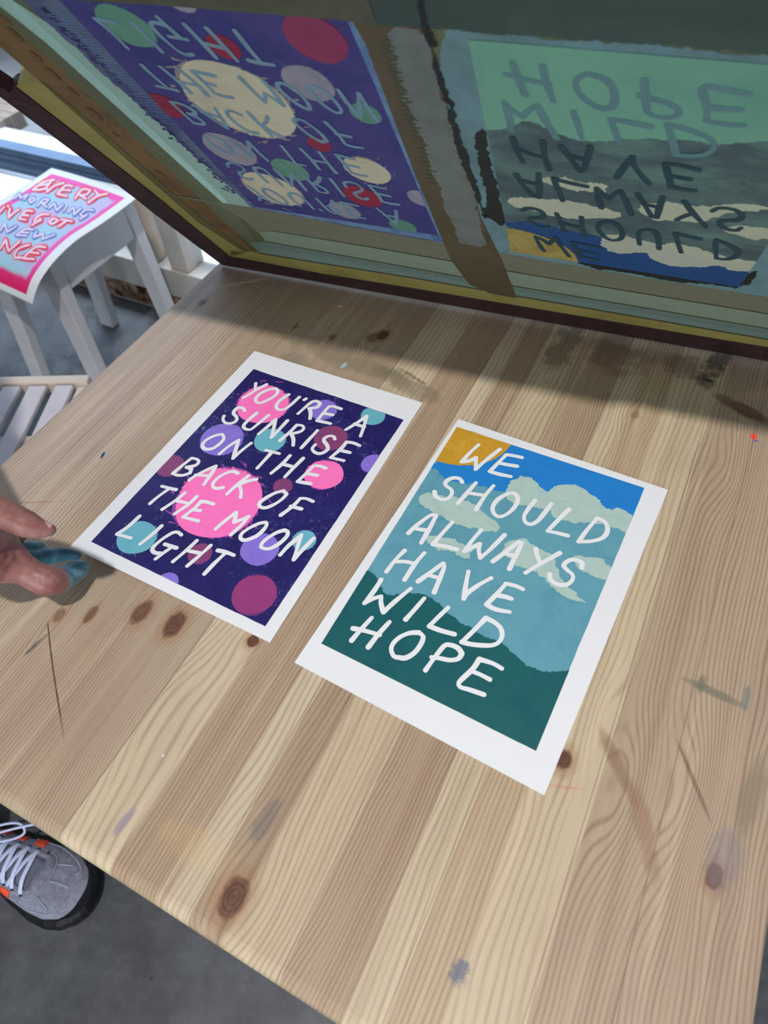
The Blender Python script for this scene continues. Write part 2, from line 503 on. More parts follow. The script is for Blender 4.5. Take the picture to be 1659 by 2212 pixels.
stain((1470, 790), .018, .020, (66, 62, 52), .45, 1.4)
stain((1531, 822), .0055, .0022, (38, 46, 44), .95, .3, 0, True)
stain((1628, 943), .0032, .0040, (246, 70, 46), 1, .5, 0, True)
stain((1632, 952), .0028, .0012, (90, 70, 190), .9, .5, 0, True)
stain((222, 983), .0018, .0045, (38, 60, 110), 1, .8, math.radians(20), True)
stain((992, 2100), .0058, .0070, (96, 102, 122), .85, .9, 0, True)
stain((1540, 1495), .022, .0036, (112, 112, 96), .75, .6, math.radians(-4), False)
stain((1515, 1478), .0030, .008, (112, 112, 96), .75, .4)
stain((1612, 1510), .0025, .010, (110, 122, 120), .7, .7)
stain((1625, 1715), .007, .030, (136, 124, 102), .75, .6, math.radians(-6))
stain((1560, 1855), .010, .020, (128, 120, 128), .45, 1.0)
stain((268, 1775), .0035, .011, (150, 138, 146), .9, .2, math.radians(-6))
stain((575, 1770), .006, .016, (92, 96, 100), .5, .9, math.radians(-6))
stain((430, 1830), .030, .012, (206, 174, 116), .22, .8)
stain((75, 1395), .0016, .012, (76, 76, 76), .85, .8, math.radians(-8), True)
stain((1216, 1700), .012, .0012, (196, 120, 110), .45, 1.0, math.radians(20), True)
stain((75, 1085), .030, .0009, (150, 92, 84), .5, .7, math.radians(27), True)
stain((352, 1632), .0009, .0014, (224, 224, 220), .8, .3, 0, True)
stain((735, 662), .0018, .0028, (224, 214, 190), 1, .3, 0, True)
stain((1604, 884), .030, .0085, (92, 62, 48), .85, .5, math.radians(-22), False)
stain((1602, 880), .016, .0035, (128, 94, 80), .7, .6, math.radians(-22), False)
stain((1335, 1655), .026, .0050, (122, 88, 70), .55, .6, math.radians(-50), False)
stain((1500, 1690), .026, .0016, (104, 78, 62), .6, .5, math.radians(-55), False)
stain((1390, 1790), .030, .0060, (140, 108, 88), .5, .7, math.radians(-62), False)
# the pencil line down the left boards
pa, pb = at((103, 1345), T), at((137, 1600), T)
dv = pb - pa; Lp = math.hypot(dv[0], dv[1]); tx, ty = dv[0] / Lp, dv[1] / Lp
ax = (x - float(pa[0])); ay = (y - float(pa[1]))
al = ax * tx + ay * ty
d = (ay * tx - ax * ty + (al * 40).f('SINE') * 0.0006).f('ABSOLUTE')
col = mix(col, lin((66, 48, 36)), step(d, 0.0010, 0.0003) * step(al, -0.002, 0.004) * step(al, Lp * 1.1, Lp * 0.7) * (0.45 + st_f * 0.8))
# glue dabs on the front edge
col = mix(col, lin((168, 170, 112)), step(y, Y0 + 0.004, Y0 - 0.001) * step(noise(coords(), 30, 3), 0.45, 0.6) * 0.5)
setc(b, col)
bump(b, line * -1.0 + kn_n * 0.3, 0.12, 0.0006)
table = empty('work_table', ((X0 + X1) / 2, (Y0 + Y1) / 2, 0))
tag(table, 'wooden table of glued pine boards with knots and paint stains, holding the two prints', 'table')
TL = Vector(table.location)
def slab(name, x0, x1, y0, y1, z0, z1, mat, bev, seg=5):
    me = bpy.data.meshes.new(name); bm = bmesh.new()
    bmesh.ops.create_cube(bm, size=1)
    for v in bm.verts:
        v.co = Vector((x0 + (v.co.x + .5) * (x1 - x0), y0 + (v.co.y + .5) * (y1 - y0), z0 + (v.co.z + .5) * (z1 - z0)))
    bmesh.ops.bevel(bm, geom=list(bm.edges), offset=bev, segments=seg, affect='EDGES', profile=0.5)
    bm.to_mesh(me); bm.free()
    me.materials.append(mat)
    return me
# top keeps world coordinates inside its mesh so that the grain runs where it lies
me = slab('table_top', X0, X1, Y0, Y1, T - 0.027, T, m_top, 0.009)
top = bpy.data.objects.new('table_top', me); COL.objects.link(top); top.parent = table
top.location = -TL
for p in me.polygons: p.use_smooth = False
m_leg = plain('pine_leg', (188, 160, 126), 0.5, 0.08, 22)
for lx in (X0 + .06, X1 - .06):
    for ly in (Y0 + .075, Y1 - .06):
        mb = MB(); mb.box((lx - TL.x, ly - TL.y, (T - .027) / 2), (.06, .06, T - .027))
        mb.build('leg', m_leg, table, bevel=.003)
mb = MB()
for (cx, cy, dx, dy) in [(0, Y0 + .075 - TL.y, X1 - X0 - .18, .02), (0, Y1 - .06 - TL.y, X1 - X0 - .18, .02)]:
    mb.box((cx, cy, T - .027 - .035), (dx, dy, .07))
for cx in (X0 + .06 - TL.x, X1 - .06 - TL.x):
    mb.box((cx, 0.0075, T - .027 - .035), (.02, Y1 - Y0 - .195, .07))
mb.build('apron', m_leg, table, bevel=.002)

# ------------------------------------------------------------------ lettering (traced stroke centre lines)
def S(ox, oy, s, rows):
    out = []
    for r in rows:
        out.append([(ox + a / s, oy + b_ / s) for a, b_ in r])
    return out
k1 = 1659 / 240
L1 = []
L1 += S(460, 780, k1, [
    [(640, 330), (632, 400), (650, 425)], [(800, 350), (650, 430), (530, 505), (448, 550)],
    [(800, 440), (700, 490), (640, 560), (648, 610), (710, 625), (800, 590), (910, 530), (968, 465), (950, 418), (885, 412), (800, 440)],
    [(1130, 500), (1000, 590), (948, 665), (962, 715), (1030, 728), (1120, 690), (1290, 538)],
    [(1390, 563), (1362, 580)],
    [(1270, 785), (1400, 670), (1490, 605), (1560, 600), (1600, 635), (1550, 690), (1430, 705)], [(1440, 705), (1458, 770), (1450, 860)],
    [(475, 740), (445, 700), (370, 695), (320, 740), (310, 785), (352, 835), (350, 890), (280, 928), (190, 925), (150, 875), (165, 820)],
    [(655, 775), (520, 890), (458, 965), (480, 1010), (560, 1022), (660, 950), (832, 808)],
    [(680, 1090), (850, 950), (935, 870), (935, 870), (918, 960), (870, 1145), (870, 1145), (1000, 1010), (1112, 888)],
    [(1000, 1190), (1170, 1040), (1250, 955), (1335, 965), (1355, 1010), (1300, 1055), (1180, 1085)], [(1170, 1090), (1200, 1160), (1198, 1258)],
    [(1560, 1035), (1320, 1295)],
    [(790, 1330), (880, 1352), (990, 1382)], [(870, 1370), (780, 1470), (660, 1600)]])
L1 += S(640, 820, k1, [
    [(668, 438), (560, 402), (490, 402), (490, 402), (410, 490), (312, 612), (312, 612), (510, 657)], [(412, 505), (542, 528)],
    [(740, 748), (900, 650), (1050, 545), (1050, 545), (1010, 700), (958, 845)], [(868, 662), (1012, 705)],
    [(575, 890), (562, 852), (500, 840), (430, 868), (412, 910), (460, 980), (470, 1040), (400, 1092), (330, 1105), (262, 1075), (240, 1025), (285, 970)],
    [(945, 985), (850, 945), (750, 932), (750, 932), (670, 1030), (512, 1165), (512, 1165), (710, 1210)], [(640, 1052), (798, 1090)]])
L1 += S(360, 900, k1, [
    [(830, 262), (720, 285), (600, 345), (538, 410), (542, 460), (600, 488), (700, 470), (810, 390), (855, 320), (830, 262)],
    [(790, 555), (930, 440), (1075, 350), (1075, 350), (1045, 450), (990, 625), (990, 625), (1120, 505), (1262, 395)],
    [(95, 845), (240, 725), (375, 618), (460, 640), (478, 680), (430, 728), (300, 755)], [(300, 755), (368, 780), (352, 840), (250, 875), (150, 872), (95, 845)],
    [(335, 950), (430, 882), (600, 795), (735, 738), (735, 738), (690, 820), (555, 1015)], [(430, 870), (640, 885)],
    [(1060, 848), (1010, 820), (920, 832), (800, 892), (710, 970), (688, 1030), (730, 1072), (840, 1060)],
    [(1220, 885), (1050, 1020), (900, 1155)], [(1340, 935), (1200, 965), (1080, 1020)], [(1085, 1030), (1112, 1110), (1105, 1205)]])
L1 += S(540, 940, k1, [
    [(598, 305), (480, 430), (315, 570)], [(795, 345), (650, 490), (520, 625)], [(480, 430), (650, 475)],
    [(1130, 492), (1040, 460), (950, 457), (950, 457), (860, 550), (710, 692), (710, 692), (905, 725)], [(850, 572), (1005, 600)],
    [(500, 830), (380, 862), (250, 930), (145, 1010), (148, 1065), (230, 1085), (360, 1035), (480, 955), (548, 880), (500, 830)],
    [(940, 990), (840, 948), (750, 945), (750, 945), (640, 1060), (460, 1195)], [(610, 1062), (765, 1102)]])
L1 += S(300, 1020, k1, [
    [(345, 210), (450, 238), (555, 262)], [(440, 255), (300, 355), (165, 468)],
    [(690, 308), (570, 405), (350, 555)], [(865, 362), (740, 480), (530, 625)], [(560, 425), (725, 462)],
    [(1115, 477), (1020, 447), (930, 437), (930, 437), (840, 530), (660, 670), (660, 670), (885, 728)], [(795, 562), (915, 572)],
    [(1140, 850), (1300, 715), (1450, 600), (1450, 600), (1438, 690), (1420, 748), (1420, 748), (1540, 705), (1640, 660), (1640, 660), (1530, 790), (1372, 935)],
    [(865, 1022), (710, 1165), (508, 1335)], [(1072, 1095), (900, 1250), (722, 1400)], [(730, 1172), (925, 1212)],
    [(1178, 1168), (1300, 1195), (1418, 1240)], [(1290, 1210), (1130, 1360), (978, 1520)]])
L1 += S(460, 1060, k1, [
    [(785, 472), (680, 492), (530, 565), (430, 640), (410, 695), (440, 735), (520, 730), (660, 670), (775, 560), (805, 490), (785, 472)],
    [(1070, 590), (960, 622), (820, 705), (735, 780), (715, 840), (780, 868), (880, 852), (1020, 765), (1112, 665), (1112, 610), (1070, 590)],
    [(1002, 960), (1120, 830), (1240, 730), (1320, 660), (1320, 660), (1285, 770), (1205, 1030), (1205, 1030), (1330, 890), (1505, 710)]])
L1 += S(190, 1100, k1, [
    [(770, 105), (600, 260), (432, 372), (432, 372), (530, 400), (640, 430)],
    [(1100, 250), (950, 385), (778, 522)],
    [(1395, 385), (1345, 345), (1270, 350), (1120, 440), (990, 550), (960, 610), (1000, 652), (1080, 658)],
    [(1148, 522), (1320, 578)], [(1240, 575), (1130, 650), (1008, 742)]])
k2 = 1659 / 260
L2 = []
L2 += S(920, 910, k2, [
    [(725, 325), (600, 440), (492, 560), (492, 560), (600, 545), (690, 500), (690, 500), (690, 560), (685, 665), (685, 665), (800, 560), (1020, 385)],
    [(1322, 500), (1210, 475), (1110, 460), (1110, 460), (1020, 550), (880, 692), (880, 692), (1020, 732), (1170, 762)], [(1020, 578), (1130, 600), (1255, 620)],
    [(500, 840), (470, 795), (400, 780), (320, 800), (265, 850), (285, 895), (348, 940), (358, 1000), (310, 1060), (230, 1080), (140, 1040), (118, 970)],
    [(690, 848), (570, 985), (440, 1130)], [(932, 888), (820, 1020), (690, 1218)], [(560, 985), (810, 1022)],
    [(1210, 988), (1120, 1002), (990, 1080), (922, 1180), (932, 1260), (990, 1312), (1080, 1300), (1190, 1220), (1258, 1120), (1262, 1040), (1210, 988)]])
L2 += S(1130, 1000, k2, [
    [(165, 515), (60, 650), (12, 740), (35, 820), (110, 845), (200, 800), (290, 695), (390, 562)],
    [(632, 638), (480, 790), (335, 940), (335, 940), (450, 962), (615, 1002)],
    [(765, 1085), (880, 925), (1020, 762), (1110, 800), (1162, 880), (1150, 970), (1080, 1040), (940, 1078), (765, 1085), (765, 1085)]])
L2 += S(860, 1080, k2, [
    [(140, 458), (250, 355), (450, 208), (525, 215), (525, 215), (440, 380), (318, 592)], [(230, 395), (420, 422)],
    [(750, 305), (600, 470), (480, 612), (480, 612), (620, 635), (812, 680)],
    [(1145, 415), (1020, 560), (912, 708), (912, 708), (1010, 660), (1125, 605), (1125, 605), (1112, 690), (1130, 800), (1130, 800), (1260, 690), (1468, 482)],
    [(970, 985), (940, 1130), (905, 1362)], [(905, 1350), (960, 1280), (1120, 1165), (1285, 1075)]])
L2 += S(1020, 1140, k2, [
    [(282, 465), (440, 348), (640, 192), (690, 208), (690, 208), (600, 385), (512, 568)], [(430, 352), (600, 388)],
    [(878, 290), (898, 390), (940, 485)], [(1208, 348), (1060, 430), (940, 495), (735, 622)],
    [(1510, 550), (1515, 485), (1455, 450), (1370, 440), (1290, 478), (1258, 525), (1310, 585), (1378, 640), (1388, 700), (1330, 770), (1230, 790), (1120, 755), (1072, 700), (1070, 640)],
    [(698, 845), (600, 802), (465, 768), (465, 768), (370, 880), (195, 1060), (195, 1060), (330, 1125), (515, 1160)], [(350, 930), (450, 950), (540, 978)]])
L2 += S(760, 1190, k2, [
    [(728, -5), (600, 125), (475, 288)], [(1000, 28), (870, 180), (728, 398)], [(590, 150), (730, 148), (875, 178)],
    [(912, 422), (1040, 330), (1262, 168), (1275, 215), (1210, 390), (1135, 572)], [(1045, 330), (1195, 372)],
    [(405, 395), (310, 545), (172, 722), (172, 722), (290, 660), (405, 625), (405, 625), (402, 720), (435, 845), (435, 845), (580, 710), (810, 520)],
    [(1000, 652), (880, 792), (742, 945)]])
L2 += S(900, 1270, k2, [
    [(435, 270), (300, 400), (172, 528), (172, 528), (340, 590), (520, 638)],
    [(625, 745), (800, 575), (955, 415), (955, 415), (1080, 480), (1160, 560), (1178, 660), (1130, 750), (1040, 790), (900, 792), (740, 775), (625, 745)],
    [(122, 1135), (240, 970), (385, 795), (470, 788), (570, 830), (622, 905), (575, 975), (460, 995), (330, 972), (205, 955)],
    [(1172, 1110), (1050, 1040), (865, 982), (865, 982), (770, 1120), (585, 1300), (600, 1365), (720, 1400), (925, 1470)], [(770, 1150), (890, 1200), (1008, 1262)]])
L2 += S(720, 1320, k2, [
    [(530, 92), (380, 255), (252, 405)], [(775, 150), (620, 320), (482, 498)], [(272, 240), (420, 268), (640, 330)],
    [(1180, 298), (1060, 302), (930, 352), (830, 440), (798, 530), (832, 620), (900, 640), (1000, 645), (1120, 572), (1210, 450), (1238, 350), (1180, 298)]])
def to_xy(p): return at(p, T)[..., :2]

# ------------------------------------------------------------------ the two prints
PAPER1 = [(550, 758), (913, 870), (583, 1388), (152, 1180)]
INK1 = [(548, 797), (872, 907), (573, 1353), (197, 1170)]
PAPER2 = [(990, 905), (1443, 1058), (1176, 1718), (636, 1431)]
INK2 = [(987, 922), (1392, 1054), (1158, 1622), (694, 1390)]
UNIT = [(0, 0), (1, 0), (1, 1), (0, 1)]
m_paper = plain('white_print_paper', (226, 229, 233), 0.55, 0.012, 6, 0.3)
def sheet_lift(xy, Hp, curl):
    st = hom(Hp, xy)
    a = np.clip((st[..., 1] - 0.45) / 0.55, 0, 1) ** 2 * np.clip(1 - st[..., 0] / 0.8, 0, 1) ** 2
    return T + 0.0012 + curl * a
def make_print(name, paper, inkc, curl, label, width, strokes, paint_regions):
    Hp = homography(to_xy(np.array(paper)), UNIT); Hpi = np.linalg.inv(Hp)
    Hi = homography(to_xy(np.array(inkc)), UNIT); Hii = np.linalg.inv(Hi)
    c = to_xy(np.array(paper)).mean(0)
    root = empty(name, (c[0], c[1], T)); tag(root, label, 'poster', 'hand printed lettering posters')
    org = np.array([c[0], c[1], T])
    def place(k):
        def f(xy):
            xy = np.asarray(xy, float)
            z = sheet_lift(xy, Hp, curl) + 0.00003 * k
            s = (CAM[2] - z) / (CAM[2] - T)
            P = CAM[:2] + (xy - CAM[:2]) * s[..., None]
            return np.concatenate([P, z[..., None]], -1) - org
        return f
    # paper sheet, thin and closed
    n = 24
    gx, gy = np.meshgrid(np.linspace(0, 1, n), np.linspace(0, 1, n))
    xy = hom(Hpi, np.stack([gx.ravel(), gy.ravel()], -1))
    topv = place(0)(xy); botv = topv.copy(); botv[:, 2] -= 0.0005
    vs = list(topv) + list(botv); fs = []
    N = n * n
    for j in range(n - 1):
        for i in range(n - 1):
            a = j * n + i
            fs.append((a, a + n, a + n + 1, a + 1)); fs.append((N + a, N + a + 1, N + a + n + 1, N + a + n))
    rim = [i for i in range(n)] + [j * n + n - 1 for j in range(1, n)] + [(n - 1) * n + i for i in range(n - 2, -1, -1)] + [j * n for j in range(n - 2, 0, -1)]
    for i in range(len(rim)):
        a, b_ = rim[i], rim[(i + 1) % len(rim)]
        fs.append((a, b_, N + b_, N + a))
    MB().add(vs, fs).build('paper_sheet', m_paper, root)
    def clampi(xy):
        st = clip_unit(hom(Hi, xy))
        return hom(Hii, st) if len(st) else st
    # printed area
    mats = []
    mb = MB()
    def mid(m):
        if m not in mats: mats.append(m)
        return mats.index(m)
    paint_regions(mb, mid, place, Hi, Hii, clampi)
    orient_up(mb.build('printed_artwork', mats, root))
    lt = MB()
    for s in strokes:
        P = smooth_path(to_xy(np.array(s)), 0.0016)
        stroke_mesh(lt, P, width, place(12), 0)
    orient_up(lt.build('lettering', m_paper, root))
    return root, Hi
def base_rect(mb, mid, place, Hii, mat, k, wob=0.0, seed=0, n=40):
    g = np.linspace(0, 1, n)
    rg = np.random.RandomState(seed)
    def w(): 
        v = np.cumsum(rg.normal(size=n)); v -= np.linspace(v[0], v[-1], n); v /= (np.abs(v).max() + 1e-6)
        return v * wob + rg.normal(size=n) * wob * 0.15
    bt, bb, bl, br = w(), w(), w(), w()
    gx, gy = np.meshgrid(g, g)
    jx = gx + (bl[:, None] * (1 - gx) + br[:, None] * gx); jy = gy + (bt[None, :] * (1 - gy) + bb[None, :] * gy)
    xy = hom(Hii, np.stack([jx.ravel(), jy.ravel()], -1))
    fs = [(j * n + i, j * n + i + 1, (j + 1) * n + i + 1, (j + 1) * n + i) for j in range(n - 1) for i in range(n - 1)]
    mb.add(place(k)(xy), fs, mid(mat))

CIRC = [('pink', 568, 873, 56), ('purple', 698, 885, 30), ('teal', 806, 898, 27), ('purple', 479, 949, 46), ('teal', 583, 951, 34),
        ('maroon', 714, 946, 36), ('purple', 806, 1002, 26), ('pink', 700, 1025, 41), ('maroon', 367, 1006, 30), ('pink', 472, 1083, 93),
        ('maroon', 611, 1050, 21), ('teal', 296, 1161, 42), ('purple', 561, 1186, 41), ('teal', 657, 1167, 26), ('maroon', 432, 1196, 26),
        ('purple', 361, 1258, 24), ('magenta', 549, 1284, 48)]
def navy_mat(name, c0, c1, c2, amt):
    m, b = new_mat(name, 0.40, 0.35)
    co = coords()
    v = noise(co, 38, 6, 0.7, 1.0); w = noise(co, 12, 3, 0.5); s = noise(co, 190, 4, 0.75, 0.6)
    cc = mix(lin(c0), lin(c1), step(v, 0.42, 0.75) * 0.7)
    cc = mix(cc, lin(c2), step(s, 0.54, 0.70) * step(w, 0.47, 0.62) * amt)
    setc(b, cc); return m
NAVY = navy_mat('navy_ink', (33, 28, 92), (46, 42, 116), (92, 108, 168), 1.0)
PAL1 = dict(pink=ink('pink_ink', (250, 120, 192), (240, 110, 180)), purple=ink('violet_ink', (136, 116, 212), (118, 98, 196)),
            teal=ink('aqua_ink', (106, 178, 196), (96, 164, 186)), maroon=ink('plum_ink', (134, 66, 112), (118, 62, 120)),
            magenta=ink('magenta_ink', (150, 58, 118), (128, 54, 120)))
PAL1S = dict(pink=ink('pink_scumble', (140, 66, 150)), purple=ink('violet_scumble', (66, 56, 140)), teal=ink('aqua_scumble', (66, 92, 140)),
             maroon=ink('plum_scumble', (86, 50, 108)), magenta=ink('magenta_scumble', (104, 46, 110)))
def wr(p, rx):                                   # radius on the sheet from a pixel half-width
    return float(np.linalg.norm(to_xy(np.array((p[0] + rx, p[1]))) - to_xy(np.array((p[0] - rx, p[1])))) / 2)
def scumble(mb, c, r, clampi, place, k, mat, seed, cnt=26, spread=1.25, size=0.10):
    rg = np.random.RandomState(seed)
    a0 = rg.rand() * 6.28
    for q in range(cnt):
        a = a0 + rg.normal() * 0.9; d = r * (1.0 + abs(rg.normal()) * (spread - 1))
        cc = np.array(c) + d * np.array([math.cos(a), math.sin(a)])
        s = r * size * (0.3 + rg.rand())
        pl = blob((0, 0), (s * (1 + rg.rand()), s * 0.45), 22, 0.5, seed * 31 + q, 0.16)
        th = a0 + 1.2 + rg.normal() * 0.3
        R2 = np.array([[math.cos(th), -math.sin(th)], [math.sin(th), math.cos(th)]])
        pts = cc + pl @ R2.T
        fill(mb, clampi(pts), place(k), mat)
def regions1(mb, mid, place, Hi, Hii, clampi, pal=None, pals=None, navy=None):
    pal = pal or PAL1; pals = pals or PAL1S; navy = navy or NAVY
    base_rect(mb, mid, place, Hii, navy, 1, 0.0015, 5)
    for i, (cn, px_, py_, rx) in enumerate(CIRC):
        c = to_xy(np.array((px_, py_))); r = wr((px_, py_), rx)
        fill(mb, clampi(blob(c, (r * 1.01, r * 1.01), 160, 0.045, 100 + i, 0.03)), place(2), mid(pals[cn]))
        scumble(mb, c, r, clampi, place, 3, mid(pals[cn]), 40 + i, 14, 1.16, 0.06)
        scumble(mb, c, r, clampi, place, 4, mid(pal[cn]), 80 + i, 10, 1.03, 0.035)
        fill(mb, clampi(blob(c, (r, r), 220, 0.035, 200 + i, 0.016)), place(5), mid(pal[cn]))
root1, Hi1 = make_print('poster', PAPER1, INK1, 0.010,
    "navy print with pink dots lettered YOU'RE A SUNRISE ON THE BACK OF THE MOON LIGHT", 0.0037, L1, regions1)

def grad_mat(name, stops, axis_pts, brush=0.25, streak=(1, 1, 1), dark=None):
    """colour changing along a direction of the sheet (an ink blend), with brush marks"""
    m, b = new_mat(name, 0.40, 0.35)
    co = coords(); x, y, z = xyz(co)
    (x0, y0), (x1, y1) = axis_pts
    L = (x1 - x0) ** 2 + (y1 - y0) ** 2
    t = ((x - x0) * (x1 - x0) + (y - y0) * (y1 - y0)) / L + (noise(co, 22, 5, 0.6) - 0.5) * 0.12
    cc = ramp(t, [(p, lin(c)) for p, c in stops])
    v = noise(co, 70, 6, 0.7, 1.0)
    cc = mix(cc, mix(cc, lin(dark or (60, 100, 130)), 0.5), step(v, 0.5, 0.75) * brush)
    setc(b, cc); return m
SKY = ink('sky_blue_ink', (36, 128, 206), (30, 116, 192), 0.3, 20)
SEA = ink('pale_teal_ink', (98, 158, 176), (86, 146, 166), 0.4, 30)
CLOUD = ink('cloud_ink', (172, 198, 190), (160, 188, 184), 0.4, 60)
HILL = ink('dark_green_ink', (24, 92, 96), (20, 82, 92), 0.4, 24)
SUN = ink('ochre_ink', (196, 148, 44), (214, 172, 70), 0.35, 40)
SKYR = [(900, 1000), (947, 998), (1040, 1003), (1102, 900), (1450, 900), (1450, 1150), (1352, 1130), (1230, 1100), (1130, 1085), (1085, 1062), (1060, 1060), (1010, 1047), (960, 1032), (940, 1012), (922, 1006)]
CL = [[(1095, 1078), (1093, 1058), (1108, 1036), (1125, 1027), (1150, 1034), (1163, 1048), (1185, 1062), (1197, 1050), (1220, 1047), (1245, 1048), (1262, 1056), (1275, 1068), (1300, 1090), (1322, 1104), (1334, 1096), (1352, 1104), (1368, 1117), (1380, 1120),
       (1365, 1150), (1345, 1148), (1320, 1138), (1295, 1132), (1262, 1130), (1255, 1127), (1220, 1124), (1204, 1120), (1186, 1100), (1163, 1098), (1150, 1092), (1120, 1092), (1108, 1086)],
      [(905, 1080), (925, 1063), (950, 1070), (985, 1073), (1010, 1082), (1033, 1095), (1050, 1112), (1072, 1125), (1080, 1140), (1072, 1150), (1050, 1148), (1015, 1142), (1000, 1136), (975, 1128), (960, 1118), (940, 1113), (918, 1098)],
      [(918, 1160), (940, 1156), (960, 1162), (985, 1164), (1005, 1178), (1022, 1188), (1015, 1206), (1003, 1207), (985, 1199), (962, 1188), (940, 1180), (925, 1174)],
      [(1085, 1192), (1090, 1174), (1112, 1166), (1130, 1162), (1150, 1175), (1158, 1184), (1176, 1190), (1198, 1208), (1200, 1222), (1208, 1240), (1220, 1258), (1240, 1276), (1262, 1298), (1266, 1303), (1240, 1296), (1214, 1286), (1195, 1270), (1178, 1248), (1160, 1235), (1140, 1230), (1112, 1222), (1102, 1206)],
      [(1236, 1206), (1250, 1199), (1268, 1204), (1290, 1205), (1306, 1208), (1330, 1225), (1322, 1262), (1300, 1252), (1280, 1243), (1258, 1234), (1244, 1222)]]
HILLP = [(700, 1222), (770, 1228), (798, 1234), (812, 1246), (822, 1262), (830, 1280), (845, 1286), (880, 1281), (905, 1282), (935, 1294), (952, 1308), (968, 1325), (1000, 1348), (1035, 1368), (1075, 1385), (1100, 1402), (1118, 1420), (1135, 1436), (1160, 1447), (1190, 1452), (1240, 1446), (1200, 1660), (660, 1480), (620, 1400)]
def regions2(mb, mid, place, Hi, Hii, clampi, P=None):
    P = P or dict(sky=SKY, sea=SEA, cloud=CLOUD, hill=HILL, sun=SUN)
    base_rect(mb, mid, place, Hii, P['sea'], 1, 0.0018, 8)
    X = lambda pts: to_xy(np.array(pts, float))
    fill(mb, clampi(ragged(X(SKYR), 0.0012, 0.0006, 3)), place(3), mid(P['sky']))
    for i, c in enumerate(CL):
        fill(mb, clampi(ragged(X(c), 0.0011, 0.0005, 10 + i)), place(4), mid(P['cloud']))
    fill(mb, clampi(ragged(X(HILLP), 0.0007, 0.0006, 21)), place(5), mid(P['hill']))
    rg = np.random.RandomState(5)
    a = X([INK2[0]])[0]; r1 = float(np.linalg.norm(X([(1104, 958)])[0] - a)); r2 = float(np.linalg.norm(X([(946, 996)])[0] - a))
    th = np.linspace(0, math.pi * 2, 300)
    ex = (X([(1104, 958)])[0] - a); ey = (X([(946, 996)])[0] - a)
    n_ = 1 + 0.008 * rg.normal(size=300)
    sun = a + (np.cos(th) * n_)[:, None] ** 1 * ex + (np.sin(th) * n_)[:, None] * ey
    fill(mb, clampi(sun), place(6), mid(P['sun']))
root2, Hi2 = make_print('poster', PAPER2, INK2, 0.0,
    'blue and green landscape print with clouds lettered WE SHOULD ALWAYS HAVE WILD HOPE', 0.0039, L2, regions2)

# ------------------------------------------------------------------ the silk screen, hinged up over the table
PHI = math.radians(54.5)
HA = at((480, 568), T + 0.004); HB = at((1659, 778), T + 0.004)
UU = (HB - HA) / np.linalg.norm(HB - HA)
AWAY = np.array([-UU[1], UU[0], 0.0])
VV = -math.cos(PHI) * AWAY + math.sin(PHI) * np.array([0, 0, 1.0])
NN = np.cross(UU, VV)
if NN @ (CAM - HA) < 0: NN = -NN                 # underside, towards the prints
def onp(p, w=0.0):
    """point of the screen's plane (moved w towards the underside) seen at a pixel"""
    o = HA + NN * w
    d = ray(p)
    t = ((o - CAM) @ NN) / (d @ NN)
    return CAM + d * t[..., None]
def uvp(p): 
    q = onp(np.array(p, float)) - HA
    return np.stack([q @ UU, q @ VV], -1)
def P3(uv, w):
    uv = np.asarray(uv, float)
    return HA + uv[..., 0:1] * UU + uv[..., 1:2] * VV + w * NN
screen = empty('silk_screen', tuple(HA)); tag(screen, 'large maroon framed silk screen hinged up behind the prints, with painted mesh', 'screen')
sorg = np.array(HA)
def splace(k): return lambda uv: P3(uv, 0.00007 * k) - sorg
def glaze(name, rgb, rgb2=None, scale=30, amt=0.3, trans=0.35, rough=0.45, stretch=(1, 1, 1), spec=0.25):
    """painted or bare mesh: light passes through part of it"""
    m, b = new_mat(name, rough, spec)
    co = coords(); x, y, z = xyz(co)
    v = noise(comb(x * stretch[0], y * stretch[1], z * stretch[2]), scale, 6, 0.65, 0.5)
    rgb2 = rgb2 or tuple(c * 0.85 for c in rgb)
    cc = mix(lin(rgb), lin(rgb2), step(v, 0.38, 0.70) * amt * 2)
    setc(b, cc)
    nt = E.nt
    tl = nt.nodes.new('ShaderNodeBsdfTranslucent'); nt.links.new(cc, tl.inputs[0])
    mx = nt.nodes.new('ShaderNodeMixShader'); mx.inputs[0].default_value = min(0.6, trans * 1.25)
    nt.links.new(b.outputs[0], mx.inputs[1]); nt.links.new(tl.outputs[0], mx.inputs[2])
    nt.links.new(mx.outputs[0], nt.nodes['Material Output'].inputs[0])
    return m
m_maroon, b = new_mat('maroon_stained_wood', 0.5, 0.3)
x, y, z = xyz(coords())
v = noise(comb(x * 4, y * 4, z * 4), 14, 5, 0.6, 1.5)
setc(b, mix(lin((44, 28, 30)), lin((70, 36, 40)), step(v, 0.4, 0.75))); bump(b, v, 0.1)
m_maroon2 = plain('maroon_edge_highlight', (120, 58, 66), 0.35, 0.1, 30)  # lighter maroon, for the highlight painted on the rail edge
m_olive = glaze('yellow_mesh_on_wood', (142, 134, 76), (120, 112, 60), 18, 0.35, 0.0)
m_mesh = glaze('yellow_green_mesh', (132, 140, 104), (112, 122, 92), 20, 0.4, 0.35)
_nt = m_mesh.node_tree; _mx = _nt.nodes.new('ShaderNodeMixShader'); _tr = _nt.nodes.new('ShaderNodeBsdfTransparent')
_tr.inputs[0].default_value = (0.94, 0.95, 0.86, 1); _mx.inputs[0].default_value = 0.3
_o = _nt.nodes['Material Output']; _nt.links.new(_o.inputs[0].links[0].from_socket, _mx.inputs[1])
_nt.links.new(_tr.outputs[0], _mx.inputs[2]); _nt.links.new(_mx.outputs[0], _o.inputs[0])
m_pale = glaze('clear_mesh', (176, 214, 200), (164, 204, 190), 8, 0.2, 0.35)
